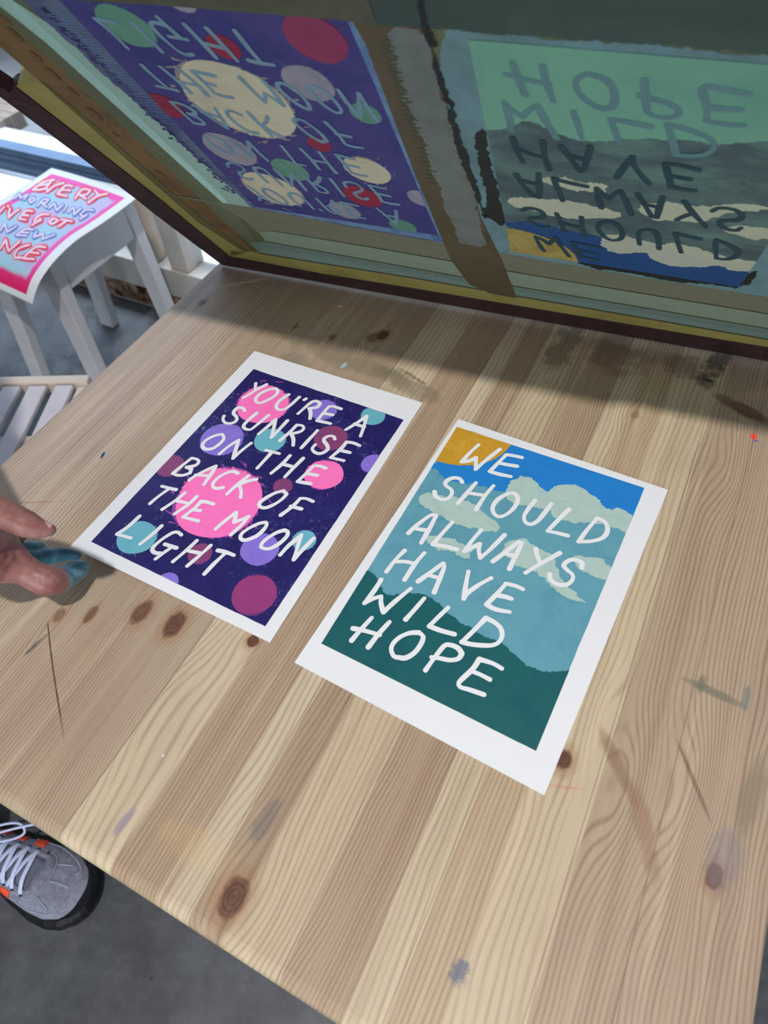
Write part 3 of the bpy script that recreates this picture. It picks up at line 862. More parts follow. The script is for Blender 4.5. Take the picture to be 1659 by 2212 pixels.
m_knotw = glaze('knotted_wood_behind_mesh', (116, 94, 58), (84, 68, 44), 22, 0.45, 0.1)
m_olived = glaze('dark_olive_tape', (98, 94, 56), (84, 80, 50), 14, 0.4, 0.1)
m_knot = glaze('dark_knot', (92, 74, 46), (80, 64, 40), 60, 0.4, 0.0)
m_grad = glaze('sage_tape', (104, 114, 88), (88, 96, 72), 10, 0.4, 0.3)
m_bluew = glaze('slate_emulsion', (116, 132, 156), (84, 94, 140), 16, 0.5, 0.35)
m_blued = glaze('navy_brush_streak', (62, 66, 112), (84, 92, 130), 50, 0.5, 0.2)
m_sage1 = glaze('sage_board', (140, 158, 138), (126, 146, 128), 30, 0.4, 0.2, stretch=(1, 1, 30))
m_sage2 = glaze('grey_green_board', (116, 138, 128), (104, 126, 118), 30, 0.4, 0.2, stretch=(1, 1, 30))
m_sage3 = glaze('grained_olive_board', (128, 132, 110), (112, 116, 96), 40, 0.5, 0.2, stretch=(1, 1, 40))
m_groove = glaze('dark_groove', (70, 74, 54), (64, 66, 48), 20, 0.3, 0.0)
m_brown_band = glaze('brown_band', (90, 82, 62), (76, 68, 50), 12, 0.4, 0.1)
m_greyt = glaze('grey_smear', (116, 126, 120), (102, 112, 106), 30, 0.5, 0.15)
m_top_band = glaze('grey_green_top_band', (84, 90, 72), (62, 66, 54), 8, 0.5, 0.05)
m_top_band2 = glaze('dark_green_top_band', (52, 72, 66), (64, 84, 74), 7, 0.5, 0.05)
# real frame: a thick wooden rail on the left and along the hinge, mesh stretched over its underside
u0 = 0.0
def plate_px(mb, pts, w0, w1, mat=0):
    """solid piece whose underside outline is read on the screen plane; depth w0..w1"""
    uv = uvp(pts)
    return plate_uv(mb, uv, w0, w1, mat)
def plate_uv(mb, uv, w0, w1, mat=0):
    n = len(uv)
    a = P3(uv, w1) - sorg; b_ = P3(uv, w0) - sorg
    from mathutils.geometry import tessellate_polygon
    tri = tessellate_polygon([[Vector((p[0], p[1], 0)) for p in uv]])
    fs = [tuple(t) for t in tri] + [tuple(i + n for i in t)[::-1] for t in tri]
    fs += [(i, (i + 1) % n, n + (i + 1) % n, n + i) for i in range(n)]
    mb.add(list(a) + list(b_), fs, mat)
    return mb
def sheet_px(mb, pts, k, mat=0, rag=0.0, seed=0, seg=0.001):
    uv = uvp(pts)
    if rag: uv = ragged(uv, rag, seg, seed)
    fill(mb, uv, splace(k), mat)
D_ = 0.030
def spart(name, mats, parent=None): 
    def deco(fn):
        mb = MB(); fn(mb)
        return mb.build(name, mats, parent or screen)
    return deco
# left rail of the outer frame, its rounded front end at (23,197)
mb = MB(); plate_px(mb, [(480, 569), (330, 455), (296, 427), (150, 316), (0, 203), (-40, 172), (-14, 172), (21, 195), (28, 188), (34, 184), (120, 250), (330, 414), (430, 497), (497, 552)], -0.010, 0.0020)
lr = mb.build('left_rail', m_maroon, screen)
mb = MB(); sheet_px(mb, [(28, 187), (36, 181), (42, 184), (120, 249), (330, 412), (430, 494), (497, 549), (492, 556), (425, 502), (324, 420), (116, 256)], 11)
mb.build('highlight_edge', m_maroon2, lr)  # thin strip that paints the highlight along the left rail's edge
mb = MB(); plate_px(mb, [(480, 569), (497, 552), (700, 590), (900, 622), (1200, 672), (1500, 722), (1659, 748), (1800, 772), (1800, 803), (1659, 776), (1300, 713), (900, 643)], -D_, 0.0020)
mb.build('hinge_rail', m_maroon, screen)
mb = MB()
plate_px(mb, [(36, 184), (46, 179), (62, 177), (90, 177), (140, 222), (300, 366), (430, 480), (530, 545), (497, 552), (430, 497), (330, 414), (120, 250)], -D_ + .004, 0.0008)
mb.build('mesh_border', m_olive, screen)
mb = MB()
plate_px(mb, [(497, 552), (500, 540), (560, 545), (700, 568), (900, 600), (1200, 652), (1500, 704), (1659, 731), (1800, 756), (1800, 772), (1659, 748), (1500, 722), (1200, 672), (900, 622), (700, 590)], -D_ + .004, 0.0008)
mb.build('mesh_border', m_olive, screen)
# inner rail with knots and the strips beside it
mb = MB(); plate_px(mb, [(-60, -20), (0, 36), (100, 119), (455, 450), (560, 545), (497, 545), (430, 480), (300, 366), (140, 222), (88, 177), (0, 101), (-60, 50)], -0.045, 0.0)
ir = mb.build('inner_rail', m_knotw, screen)
mb = MB(); sheet_px(mb, [(75, 178), (92, 176), (140, 215), (300, 352), (430, 466), (540, 545), (520, 548), (405, 460), (240, 325)], 5, 0)
mb.build('mesh_band', m_olived, screen)
for i, (kx, ky, ra) in enumerate([(34, 75, 11), (78, 122, 11), (115, 160, 12), (158, 198, 9), (205, 247, 14), (346, 376, 13), (250, 290, 6), (12, 40, 10)]):
    c = uvp([(kx, ky)])[0]
    mb = MB(); r = ra * 0.00036
    o_ = blob(c, (r * .8, r * 1.7), 60, 0.12, i, 0.03)
    i_ = blob(c, (r * .45, r * 1.1), 60, 0.12, i, 0.03)
    fill(mb, o_, splace(7), 0); fill(mb, i_, splace(8), 1)
    fill(mb, blob(c, (r * .2, r * .6), 40, 0.2, i, 0.03), splace(9), 0)
    mb.build('knot', [m_knot, m_knotw], ir)
for nm, m_, pts, k in [
    ('mesh_band', m_grad, [(-60, -50), (0, 6), (100, 91), (482, 438), (575, 520), (560, 545), (455, 450), (100, 119), (0, 36), (-60, -20)], 6),
    ('clear_strip', m_pale, [(-60, -80), (0, -20), (30, 0), (130, 66), (365, 275), (545, 425), (575, 455), (500, 452), (482, 438), (100, 91), (0, 12), (-60, -50)], 7)]:
    mb = MB(); sheet_px(mb, pts, k); mb.build(nm, m_, screen)
# stretched mesh over everything inside the rails
mb = MB()
mesh_uv = uvp([(40, -10), (500, 430), (560, 500), (1200, 610), (1800, 715)])
ulo = 0.035; 
g = [(uvp([(-60, -80)])[0]), (uvp([(560, 500)])[0]), (uvp([(1800, 720)])[0])]
far = uvp([(1800, 720)])[0][0]
poly = [tuple(uvp([(480, 420)])[0]), tuple(uvp([(560, 530)])[0]), tuple(uvp([(1800, 745)])[0]), (far, 0.47), (uvp([(-60, -80)])[0][0], 0.47)]
plate_uv(mb, np.array(poly), -0.0010, 0.0)
mb.build('stretched_mesh', m_mesh, screen)
# far rails, outside the photograph, that close the frame
mb = MB(); plate_uv(mb, np.array([(-0.02, 0.44), (far + .03, 0.44), (far + .03, 0.475), (-0.02, 0.475)]), -D_, -0.0012)
mb.build('front_rail', m_maroon, screen)
mb = MB(); plate_uv(mb, np.array([(far, 0.0), (far + .03, 0.0), (far + .03, 0.44), (far, 0.44)]), -D_, 0.002)
mb.build('right_rail', m_maroon, screen)
# stepped strips above the hinge
for nm, m_, pts, k in [
    ('hinge_strip', m_sage2, [(540, 522), (575, 520), (830, 566), (1100, 614), (1400, 664), (1659, 708), (1800, 732), (1800, 756), (1659, 731), (1500, 704), (1200, 652), (900, 600), (700, 568), (560, 545)], 10),
    ('hinge_strip', m_sage1, [(560, 500), (600, 497), (830, 537), (1100, 584), (1400, 634), (1659, 676), (1800, 700), (1800, 732), (1659, 708), (1400, 664), (1100, 614), (830, 566), (575, 520)], 12),
    ('hinge_strip', m_sage3, [(320, 412), (400, 424), (550, 448), (830, 502), (1100, 548), (1400, 600), (1659, 640), (1800, 664), (1800, 700), (1659, 676), (1400, 634), (1100, 584), (830, 537), (600, 497), (560, 500), (520, 470), (470, 440)], 9)]:
    mb = MB(); uv = uvp(pts)
    fill(mb, uv, splace(k), 0); mb.build(nm, m_, screen)
for a, w_ in [([(575, 520), (830, 566), (1100, 614), (1400, 664), (1659, 708), (1800, 732)], .0016), ([(590, 497), (830, 537), (1100, 584), (1400, 634), (1659, 676), (1800, 700)], .0011),
              ([(560, 545), (700, 568), (900, 600), (1200, 652), (1500, 704), (1659, 731), (1800, 756)], .0022)]:
    mb = MB(); stroke_mesh(mb, smooth_path(uvp(a), 0.02), w_ * 1.6, splace(14), 0, 0, NN); mb.build('groove', m_groove, screen)
# dark bands painted between the two stencils and across the top
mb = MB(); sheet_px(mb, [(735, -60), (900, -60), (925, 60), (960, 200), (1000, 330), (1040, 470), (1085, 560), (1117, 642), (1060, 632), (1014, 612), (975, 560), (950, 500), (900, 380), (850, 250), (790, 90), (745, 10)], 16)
mb.build('mesh_band', m_brown_band, screen)
mb = MB(); sheet_px(mb, [(838, 70), (850, 54), (900, 58), (922, 75), (940, 150), (985, 300), (1030, 440), (1048, 528), (1030, 530), (995, 522), (960, 440), (905, 290), (860, 160)], 17, 0, .0010, 4)
mb.build('grey_smear', m_greyt, screen)
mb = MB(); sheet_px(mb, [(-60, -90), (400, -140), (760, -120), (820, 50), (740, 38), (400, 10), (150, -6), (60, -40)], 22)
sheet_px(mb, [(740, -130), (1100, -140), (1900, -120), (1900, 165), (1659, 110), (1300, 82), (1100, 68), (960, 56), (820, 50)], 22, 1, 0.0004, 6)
mb.build('mesh_band', [m_top_band, m_top_band2], screen)

# stencil paintings on the mesh: the mirror twins of the prints
S1 = homography(UNIT, [(550, 445), (947, 507), (744, 26), (118, -14)])
q = uvp([(1104, 541), (1597, 618), (1012, 82)])
corner4 = uvp([(1912, 156)])[0]
def uv_to_st(src_uv): return homography(src_uv, UNIT)
A1 = uvp([(550, 445), (947, 507), (744, 26), (118, -14)])
A2 = np.array([q[0], q[1], corner4, q[2]])
def art_place(Hink, A):
    Hs = homography(UNIT, A)
    def mk(k):
        base = splace(k)
        return lambda xy: base(hom(Hs, hom(Hink, np.asarray(xy, float))))
    return mk, Hs
NAVYS = glaze('navy_stencil_paint', (84, 82, 146), (66, 70, 138), 26, 0.5, 0.3)
PALS = dict(pink=glaze('cream_stencil_paint', (250, 247, 216), (232, 226, 200), 16, 0.5, 0.45), purple=glaze('lilac_stencil_paint', (190, 190, 198), (168, 170, 186), 30, 0.5, 0.4),
            teal=glaze('green_stencil_paint', (122, 178, 154), (104, 160, 140), 30, 0.5, 0.35), maroon=glaze('red_stencil_paint', (178, 62, 92), (158, 60, 90), 30, 0.5, 0.35),
            magenta=glaze('crimson_stencil_paint', (176, 78, 116), (156, 68, 108), 22, 0.5, 0.35))
PALSS = dict(pink=glaze('cream_dry_brush', (180, 174, 168)), purple=glaze('lilac_dry_brush', (120, 124, 166)), teal=glaze('green_dry_brush', (90, 124, 150)),
             maroon=glaze('red_dry_brush', (120, 66, 112)), magenta=glaze('crimson_dry_brush', (124, 70, 124)))
m_rim = glaze('pale_blue_emulsion', (134, 172, 206), (104, 136, 186), 36, 0.55, 0.35)
m_let = glaze('pale_blue_stencil_line', (146, 182, 198), (128, 164, 186), 60, 0.4, 0.35)
def stencil(name, A, Hink, regions, strokes, width, lm, k0):
    mk, Hs = art_place(Hink, A)
    grp = MB(); mats = []
    def mid(m):
        if m not in mats: mats.append(m)
        return mats.index(m)
    Hinv = np.linalg.inv(Hink)
    def clampi(xy):
        st = clip_unit(hom(Hink, xy))
        return hom(Hinv, st) if len(st) else st
    regions(grp, mid, lambda k: mk(k + k0), Hink, Hinv, clampi)
    o = grp.build(name, mats, screen)
    lt = MB()
    for i, s in enumerate(strokes):
        stroke_mesh(lt, smooth_path(to_xy(np.array(s)), 0.002), width, mk(k0 + 9), lm(s), 0.14, NN)
    return o, lt
def reg1s(mb, mid, place, Hi, Hii, clampi):
    regions1(mb, mid, place, Hi, Hii, clampi, PALS, PALSS, NAVYS)
# emulsion borders round the first stencil
mb = MB()
sheet_px(mb, [(40, -60), (52, 0), (120, 64), (340, 262), (470, 380), (530, 432), (560, 475), (700, 500), (870, 530), (1000, 550), (1000, 508), (950, 400), (880, 230), (815, 100), (775, -10), (750, -60)], 8, 0, .0007, 9)
mb.build('emulsion_border', m_bluew, screen)
mb = MB()
sheet_px(mb, [(735, 20), (770, 35), (800, 100), (862, 230), (930, 400), (984, 527), (940, 520), (900, 460), (800, 200)], 9, 0, .0008, 12)
sheet_px(mb, [(530, 433), (560, 450), (700, 476), (870, 506), (960, 521), (950, 505), (700, 462), (555, 436)], 9, 0, .0006, 13)
mb.build('emulsion_edge', m_rim, screen)
mb = MB()
rg = np.random.RandomState(2)
for i in range(95):                               # brush chatter down the left margin
    t = i / 95.0
    cx, cy = 92 + (500 - 92) * t, 18 + (418 - 18) * t
    c = uvp([(cx + 6 + rg.normal() * 3, cy + rg.normal() * 3)])[0]
    fill(mb, c + blob((0, 0), (0.0016 + rg.rand() * .0016, 0.0011 + rg.rand() * .0012), 26, .5, i, .08), splace(10), 0)
mb.build('dark_brush_streak', m_blued, screen)
mb = MB()
for i in range(60):
    t = i / 60.0
    cx, cy = 112 + (520 - 112) * t, 22 + (418 - 22) * t
    c = uvp([(cx + 8, cy)])[0]
    fill(mb, c + blob((0, 0), (0.0065 + rg.rand() * .002, 0.00035), 14, .5, i, .06), splace(11), 0)
mb.build('pale_brush_ridge', m_rim, screen)
mb = MB()
for i in range(34):
    t = i / 34.0
    c = uvp([(808 + (925 - 808) * t + rg.normal() * 3, 85 + (400 - 85) * t)])[0]
    fill(mb, c + blob((0, 0), (0.0035, 0.0016), 20, .5, i, .08) + np.array([0.006, 0]), splace(18), 0)
mb.build('dark_brush_dab', m_groove, screen)
sten1, lt = stencil('stencil_painting', A1, Hi1, reg1s, L1, 0.0034, lambda s: 0, 10)
lt.build('stencil_lettering', m_let, sten1)
P2S = dict(sky=glaze('blue_stencil_paint', (48, 92, 150), (40, 82, 140), 20, 0.3, 0.3), sea=glaze('grey_teal_stencil_paint', (92, 114, 118), (122, 158, 148), 14, 0.5, 0.35, stretch=(1, 1, 3)),
           cloud=glaze('cream_cloud_stencil_paint', (246, 248, 218), (230, 236, 206), 26, 0.4, 0.45), hill=glaze('mint_stencil_paint', (150, 214, 184), (134, 198, 176), 10, 0.5, 0.4),
           sun=glaze('yellow_stencil_paint', (216, 196, 118), (184, 162, 90), 60, 0.5, 0.4))
m_black = glaze('black_ink_edge', (22, 34, 34), (30, 44, 40), 40, 0.4, 0.0)
m_halo = glaze('pale_green_emulsion', (126, 164, 172), (110, 140, 140), 18, 0.5, 0.3)
mb = MB()
sheet_px(mb, [(962, 62), (1012, 66), (1300, 88), (1659, 120), (1900, 150), (1900, 700), (1659, 655), (1610, 645), (1500, 628), (1290, 590), (1060, 555), (1010, 470), (970, 300), (950, 180)], 8, 0, .0006, 3)
mb.build('emulsion_border', m_halo, screen)
mb = MB()
sheet_px(mb, [(1028, 285), (1042, 272), (1052, 285), (1060, 330), (1080, 420), (1100, 480), (1080, 486), (1048, 465), (1052, 440), (1040, 380), (1030, 330)], 9, 0, .0016, 31, .0005)
sheet_px(mb, [(905, -40), (918, 0), (930, 60), (944, 95), (930, 96), (912, 40), (900, -20)], 24, 0, .0006, 32, .0006)
sheet_px(mb, [(935, 100), (948, 130), (985, 240), (1012, 330), (1040, 430), (1050, 470), (1040, 460), (1010, 370), (972, 260), (940, 150)], 18, 0, .0008, 33, .0006)
sheet_px(mb, [(1245, 566), (1290, 560), (1400, 575), (1500, 592), (1598, 612), (1600, 590), (1640, 583), (1625, 605), (1590, 622), (1540, 612), (1450, 606), (1410, 598), (1360, 588), (1290, 580)], 9, 0, .0014, 34, .0005)
mb.build('black_brush_edge', m_black, screen)
def reg2s(mb, mid, place, Hi, Hii, clampi):
    regions2(mb, mid, place, Hi, Hii, clampi, P2S)
m_let2 = glaze('dark_stencil_line', (52, 82, 92), (44, 72, 84), 40, 0.4, 0.25)
m_let3 = glaze('slate_blue_stencil_line', (116, 158, 160), (104, 146, 152), 30, 0.4, 0.3)
def letm(s):
    t = float(hom(Hi2, to_xy(np.array(s).mean(0)[None]))[0][1])
    return 1 if t > 0.70 else 0
sten2, lt = stencil('stencil_painting', A2, Hi2, reg2s, L2, 0.0040, letm, 10)
lt.build('stencil_lettering', [m_let2, m_let3], sten2)

# ------------------------------------------------------------------ white stool by the window, with a poster draped over it
m_white = plain('white_painted_wood', (214, 216, 220), 0.45, 0.03, 8)
stool = empty('stool', (-1.36, 0.92, 0)); tag(stool, 'white painted wooden stool by the window, under the pink poster', 'stool')
so = Vector((-1.36, 0.92, 0))
ZS = 0.455
def sleg(fx, fy, tx, ty, a=.052, b_=.030):
    mb = MB()
    q = lambda cx, cy, z, k: [(cx - a / 2 * k, cy - b_ / 2 * k, z), (cx + a / 2 * k, cy - b_ / 2 * k, z), (cx + a / 2 * k, cy + b_ / 2 * k, z), (cx - a / 2 * k, cy + b_ / 2 * k, z)]
    mb.hexa(q(fx, fy, 0, .9), q(tx, ty, ZS - .022, 1.0))
    return mb.build('leg', m_white, stool, bevel=.003)
sleg(0.105, -.145, .105, -.125); sleg(0.105, .140, .105, .118)
sleg(-.145, -.145, -.065, -.120); sleg(-.145, .130, -.065, .112)
for c, d in [((.118, -.003, ZS - .022 - .045), (.018, .215, .09)), ((-.072, -.003, ZS - .022 - .045), (.018, .205, .09)),
             ((.02, -.122, ZS - .022 - .045), (.15, .018, .09)), ((.02, .115, ZS - .022 - .045), (.15, .018, .09))]:
    mb = MB(); mb.box(c, d); mb.build('apron', m_white, stool, bevel=.002)
mb = MB(); mb.box((.030, -.003, ZS - .011), (.24, .27, .022)); mb.build('seat', m_white, stool, bevel=.006)
# the draped poster
ZP = ZS + .006
Lr = [((300, 424), ZP), ((258, 456), ZP), ((217, 485), ZP), ((163, 521), ZP - .002), ((118, 564), ZP - .010), ((90, 602), ZP - .030), ((78, 629), ZP - .050), ((70, 658), ZP - .075)]
Ll = [((127, 368), ZP), ((98, 369), ZP - .001), ((69, 380), ZP - .002), ((36, 403), ZP - .004), ((0, 428), ZP - .008), ((-40, 462), ZP - .03), ((-64, 492), ZP - .05), ((-85, 520), ZP - .075)]
R3 = np.array([at(p, z) for p, z in Lr]); dW = at((127, 368), ZP) - at((300, 424), ZP); Q3 = R3 + dW * 1.10; Q3[:, 2] = R3[:, 2] - np.linspace(0, .004, len(R3))
def resample(P, n):
    out = []
    t = np.linspace(0, len(P) - 1, n)
    for v in t:
        i = min(int(v), len(P) - 2); u = v - i
        p0, p1, p2, p3 = P[max(i - 1, 0)], P[i], P[i + 1], P[min(i + 2, len(P) - 1)]
        out.append(0.5 * ((2 * p1) + (-p0 + p2) * u + (2 * p0 - 5 * p1 + 4 * p2 - p3) * u * u + (-p0 + 3 * p1 - 3 * p2 + p3) * u ** 3))
    return np.array(out)
NR, NC = 50, 40
RR, LL = resample(R3, NR), resample(Q3, NR)
grid = np.array([[LL[j] * (1 - i / (NC - 1)) + RR[j] * (i / (NC - 1)) for i in range(NC)] for j in range(NR)])
bow = np.array([[math.sin(math.pi * i / (NC - 1)) for i in range(NC)] for j in range(NR)])
grid[..., 2] += bow * 0.004
me = bpy.data.meshes.new('poster')
po = grid.reshape(-1, 3).mean(0)
vs = [tuple(v - po) for v in grid.reshape(-1, 3)]
fs = [(j * NC + i, (j + 1) * NC + i, (j + 1) * NC + i + 1, j * NC + i + 1) for j in range(NR - 1) for i in range(NC - 1)]
me.from_pydata(vs, [], fs)
uvl = me.uv_layers.new(name='UVMap')
for p in me.polygons:
    for li in p.loop_indices:
        vi = me.loops[li].vertex_index
        uvl.data[li].uv = ((vi % NC) / (NC - 1), (vi // NC) / (NR - 1))
m_pp, b = new_mat('pink_and_blue_poster_print', 0.5, 0.3)
n_ = E.nt.nodes.new('ShaderNodeUVMap'); n_.uv_map = 'UVMap'
u, v, _z = xyz(n_.outputs[0])
nz = noise(n_.outputs[0], 9, 5, 0.6); n2 = noise(n_.outputs[0], 4, 3, 0.5)
jj = (nz - 0.5) * 0.05
cc = mix(lin((168, 208, 232)), lin((206, 176, 226)), step(n2, 0.42, 0.66))
cc = mix(cc, lin((150, 214, 214)), step(v, 0.66, 0.84) * 0.8)
inner = step(u + jj, 0.155, 0.175) * step(u + jj, 0.885, 0.865) * step(v + jj, 0.085, 0.10) * step(v + jj, 0.80, 0.74)
frame = mix(lin((240, 90, 180)), lin((234, 36, 112)), step(v, 0.55, 0.9))
cc = mix(frame, cc, inner)
marg = step(u, 0.078, 0.084) * step(u, 0.922, 0.916) * step(v, 0.052, 0.058) * step(v, 0.926, 0.920)
cc = mix(lin((232, 236, 242)), cc, marg)
setc(b, cc)
post3 = link('poster', me, None, [m_pp], True)
post3.location = tuple(po)
tag(post3, "pink bordered poster draped over the white stool, lettered EVERY MORNING I'VE GOT NEW", 'poster')
md = post3.modifiers.new('thickness', 'SOLIDIFY'); md.thickness = 0.0005; md.offset = 0
bvh = BVHTree.FromPolygons([Vector(v) + Vector(po) for v in vs], fs)
def on_poster(off):
    def f(p):
        p = np.asarray(p, float); ds = ray(p); out = []
        for d in ds:
            hit = bvh.ray_cast(Vector(CAM), Vector(d).normalized(), 5)
            if hit[0] is None:
                hh = bvh.find_nearest(Vector(at((p[0][0], p[0][1]), ZP)))
                out.append(np.array(hh[0]) - po); continue
            nrm_ = hit[1] if hit[1].z > 0 else -hit[1]
            out.append(np.array(hit[0] + nrm_ * off) - po)
        return np.array(out)
    return f
kp = 1659 / 300
EV = S(0, 340, kp, [[(650, 275), (560, 290), (480, 330), (400, 395), (480, 395), (545, 380)], [(455, 348), (580, 325)],
    [(610, 300), (565, 360), (570, 420), (570, 420), (650, 350), (765, 312)],
    [(870, 352), (790, 345), (730, 400), (690, 445), (690, 445), (800, 470)], [(750, 395), (840, 405)],
    [(900, 500), (985, 392), (1080, 400), (1040, 450), (960, 460)], [(960, 460), (1025, 500)],
    [(1135, 400), (1160, 430), (1175, 465)], [(1285, 442), (1170, 470), (1060, 548)],
    [(55, 600), (0, 662)], [(98, 585), (104, 596)], [(125, 620), (110, 670), (112, 725), (112, 725), (170, 670), (230, 630)],
    [(390, 650), (310, 648), (230, 740), (230, 740), (310, 752)], [(270, 695), (340, 702)],
    [(585, 690), (500, 690), (430, 740), (420, 790), (490, 760)], [(490, 745), (385, 820)],
    [(650, 735), (590, 780), (632, 802), (700, 760), (650, 735)], [(735, 748), (865, 772)], [(800, 762), (705, 832)],
    [(10, 1095), (75, 990), (75, 990), (110, 1125), (110, 1125), (240, 1010)],
    [(355, 1050), (230, 1095), (180, 1170), (190, 1205), (260, 1200)],
    [(545, 1080), (430, 1080), (280, 1210), (280, 1210), (410, 1222)], [(370, 1140), (465, 1152)]])
MO = S(0, 340, kp, [[(170, 500), (240, 442), (240, 442), (250, 492), (250, 492), (335, 450), (335, 450), (290, 512)],
    [(405, 488), (350, 515), (370, 550), (420, 520), (405, 488)], [(450, 590), (520, 512), (585, 512), (545, 550), (500, 555)], [(510, 556), (560, 602)],
    [(590, 612), (655, 560), (655, 560), (680, 642), (680, 642), (755, 572)], [(805, 580), (762, 650)],
    [(822, 660), (885, 600), (885, 600), (890, 692), (890, 692), (965, 620)], [(1115, 640), (1030, 636), (960, 690), (1000, 712), (1040, 690), (960, 745)],
    [(10, 880), (65, 800), (65, 800), (90, 900), (90, 900), (200, 830)], [(400, 870), (300, 868), (200, 935), (200, 935), (320, 942)], [(255, 902), (345, 908)],
    [(440, 888), (410, 960), (410, 960), (520, 920), (520, 920), (510, 985), (510, 985), (655, 930)]])
m_red = plain('coral_outline_paint', (244, 58, 78), 0.5, 0.06, 30); m_blu = plain('soft_blue_outline_paint', (96, 140, 212), 0.5, 0.08, 30)
m_lw = plain('pale_pink_lettering_paint', (238, 214, 236), 0.5, 0.03, 30)
mb = MB()
for s in EV: stroke_mesh(mb, smooth_path(s, 2.0), 10.5, on_poster(0.0010), 0, 0.2)
for s in MO: stroke_mesh(mb, smooth_path(s, 2.0), 8.5, on_poster(0.0009), 1, 0.2)
orient_up(mb.build('letter_outline', [m_red, m_blu], post3))
mb = MB()
for s in EV: stroke_mesh(mb, smooth_path(s, 2.0), 4.6, on_poster(0.0016), 0, 0.1)
for s in MO: stroke_mesh(mb, smooth_path(s, 2.0), 3.8, on_poster(0.0015), 0, 0.1)
orient_up(mb.build('lettering', [m_lw], post3))

# ------------------------------------------------------------------ slatted folding chair
m_birch = plain('pale_birch_wood', (214, 200, 188), 0.5, 0.05, 14)
m_whs = plain('whitewashed_slat', (206, 200, 206), 0.5, 0.05, 14)
ZC = 0.45
cr = at((196, 812), ZC)
ang = math.radians(25)
cu = np.array([-math.cos(ang), -math.sin(ang)]); cw = np.array([math.sin(ang), -math.cos(ang)])
chair = empty('folding_chair', (float(cr[0]), float(cr[1]), 0)); tag(chair, 'pale birch folding chair with a slatted seat beside the left edge of the table', 'chair')
def cbox(mb, u0_, u1_, w0, w1, z0, z1):
    q = lambda z: [tuple(cu * a + cw * b_) + (z,) for a, b_ in ((u0_, w0), (u1_, w0), (u1_, w1), (u0_, w1))]
    return mb.hexa(q(z0), q(z1))
CWd, CD = 0.40, 0.37
for nm, args in [('frame_bar', (0, CWd, 0, .019, ZC - .022, ZC + .004)), ('frame_bar', (0, CWd, CD - .02, CD, ZC - .022, ZC + .004)),
                 ('frame_bar', (-.0, .019, .019, CD - .02, ZC - .024, ZC - .004)), ('frame_bar', (CWd - .019, CWd, .019, CD - .02, ZC - .024, ZC - .004))]:
    mb = MB(); cbox(mb, *args); mb.build(nm, m_birch, chair, bevel=.004)
for i in range(8):
    a = 0.022 + i * 0.0455
    mb = MB(); cbox(mb, a, a + .031, .024, CD - .012, ZC - .007, ZC + .003); mb.build('slat', m_whs, chair, bevel=.003)
for wv in (.13, .25):
    mb = MB(); cbox(mb, .01, CWd - .01, wv, wv + .03, ZC - .022, ZC - .0075); mb.build('cross_bar', m_birch, chair, bevel=.002)
for uu_ in (-.004, CWd - .016):
    for (wa, wb) in ((.03, CD - .02), (CD - .05, .03)):
        mb = MB()
        qa = [tuple(cu * (uu_ + a) + cw * (wa + b_)) + (0.0,) for a, b_ in ((0, 0), (.02, 0), (.02, .035), (0, .035))]
        qb = [tuple(cu * (uu_ + a) + cw * (wb + b_ - .03)) + (ZC - .024,) for a, b_ in ((0, 0), (.02, 0), (.02, .035), (0, .035))]
        mb.hexa(qa, qb); mb.build('leg', m_birch, chair, bevel=.002)

# ------------------------------------------------------------------ person: reaches in from the left, only the hand and one shoe are in the frame
def skin_chain(name, joints, edges, root, mat_fn, parent=None, sub=2):
    me = bpy.data.meshes.new(name); me.from_pydata([j[0] for j in joints], edges, [])
    o = bpy.data.objects.new(name, me); COL.objects.link(o)
    sk = o.modifiers.new('skin', 'SKIN'); sk.use_smooth_shade = True
    for i, j in enumerate(joints):
        r = j[1] if hasattr(j[1], '__len__') else (j[1], j[1])
        me.skin_vertices[0].data[i].radius = r
        me.skin_vertices[0].data[i].use_root = (i == root)
    ss = o.modifiers.new('sub', 'SUBSURF'); ss.levels = sub; ss.render_levels = sub
    bpy.context.view_layer.update()
    dg = bpy.context.evaluated_depsgraph_get()
    ev = o.evaluated_get(dg)
    m2 = bpy.data.meshes.new_from_object(ev)
    bpy.data.objects.remove(o); 
    m2.name = name
    o2 = link(name, m2, parent, [], True)
    m2.materials.clear(); m2.materials.append(mat_fn)
    return o2
m_skin, b = new_mat('skin_with_teal_ink', 0.45, 0.4)
at_ = E.nt.nodes.new('ShaderNodeAttribute'); at_.attribute_name = 'inked'
inkm = E(at_.outputs['Fac'])
cn = noise(coords(), 60, 5, 0.6); cn2 = noise(coords(), 300, 3)
sk_ = mix(lin((158, 114, 108)), lin((132, 86, 82)), step(cn, 0.38, 0.66))
sk_ = mix(sk_, lin((118, 64, 62)), step(noise(coords(), 22, 3), 0.52, 0.66) * 0.45)
teal_ = mix(lin((44, 110, 132)), lin((110, 168, 184)), step(noise(coords(), 45, 4), 0.42, 0.64))
setc(b, mix(sk_, teal_, step(inkm + (cn - 0.5) * 0.7, 0.38, 0.60) * 0.93))
b.inputs['Subsurface Weight'].default_value = 0.08; b.inputs['Subsurface Radius'].default_value = (0.01, 0.004, 0.002)
bump(b, cn2, 0.12, 0.0006)
def A(px_, py_, z): return tuple(float(v) for v in at((px_, py_), T + z))
J = []; ED = []
def j(p, r): J.append((p, r)); return len(J) - 1
def chain(start, pts):
    k = start
    for p, r in pts:
        n = j(p, r); ED.append((k, n)); k = n
    return k
pelvis = j((-0.86, -0.02, 0.92), .135)
belly = chain(pelvis, [((-0.85, -0.02, 1.06), .125), ((-0.83, -0.02, 1.22), .14), ((-0.81, -0.02, 1.36), .13)])
chest = belly
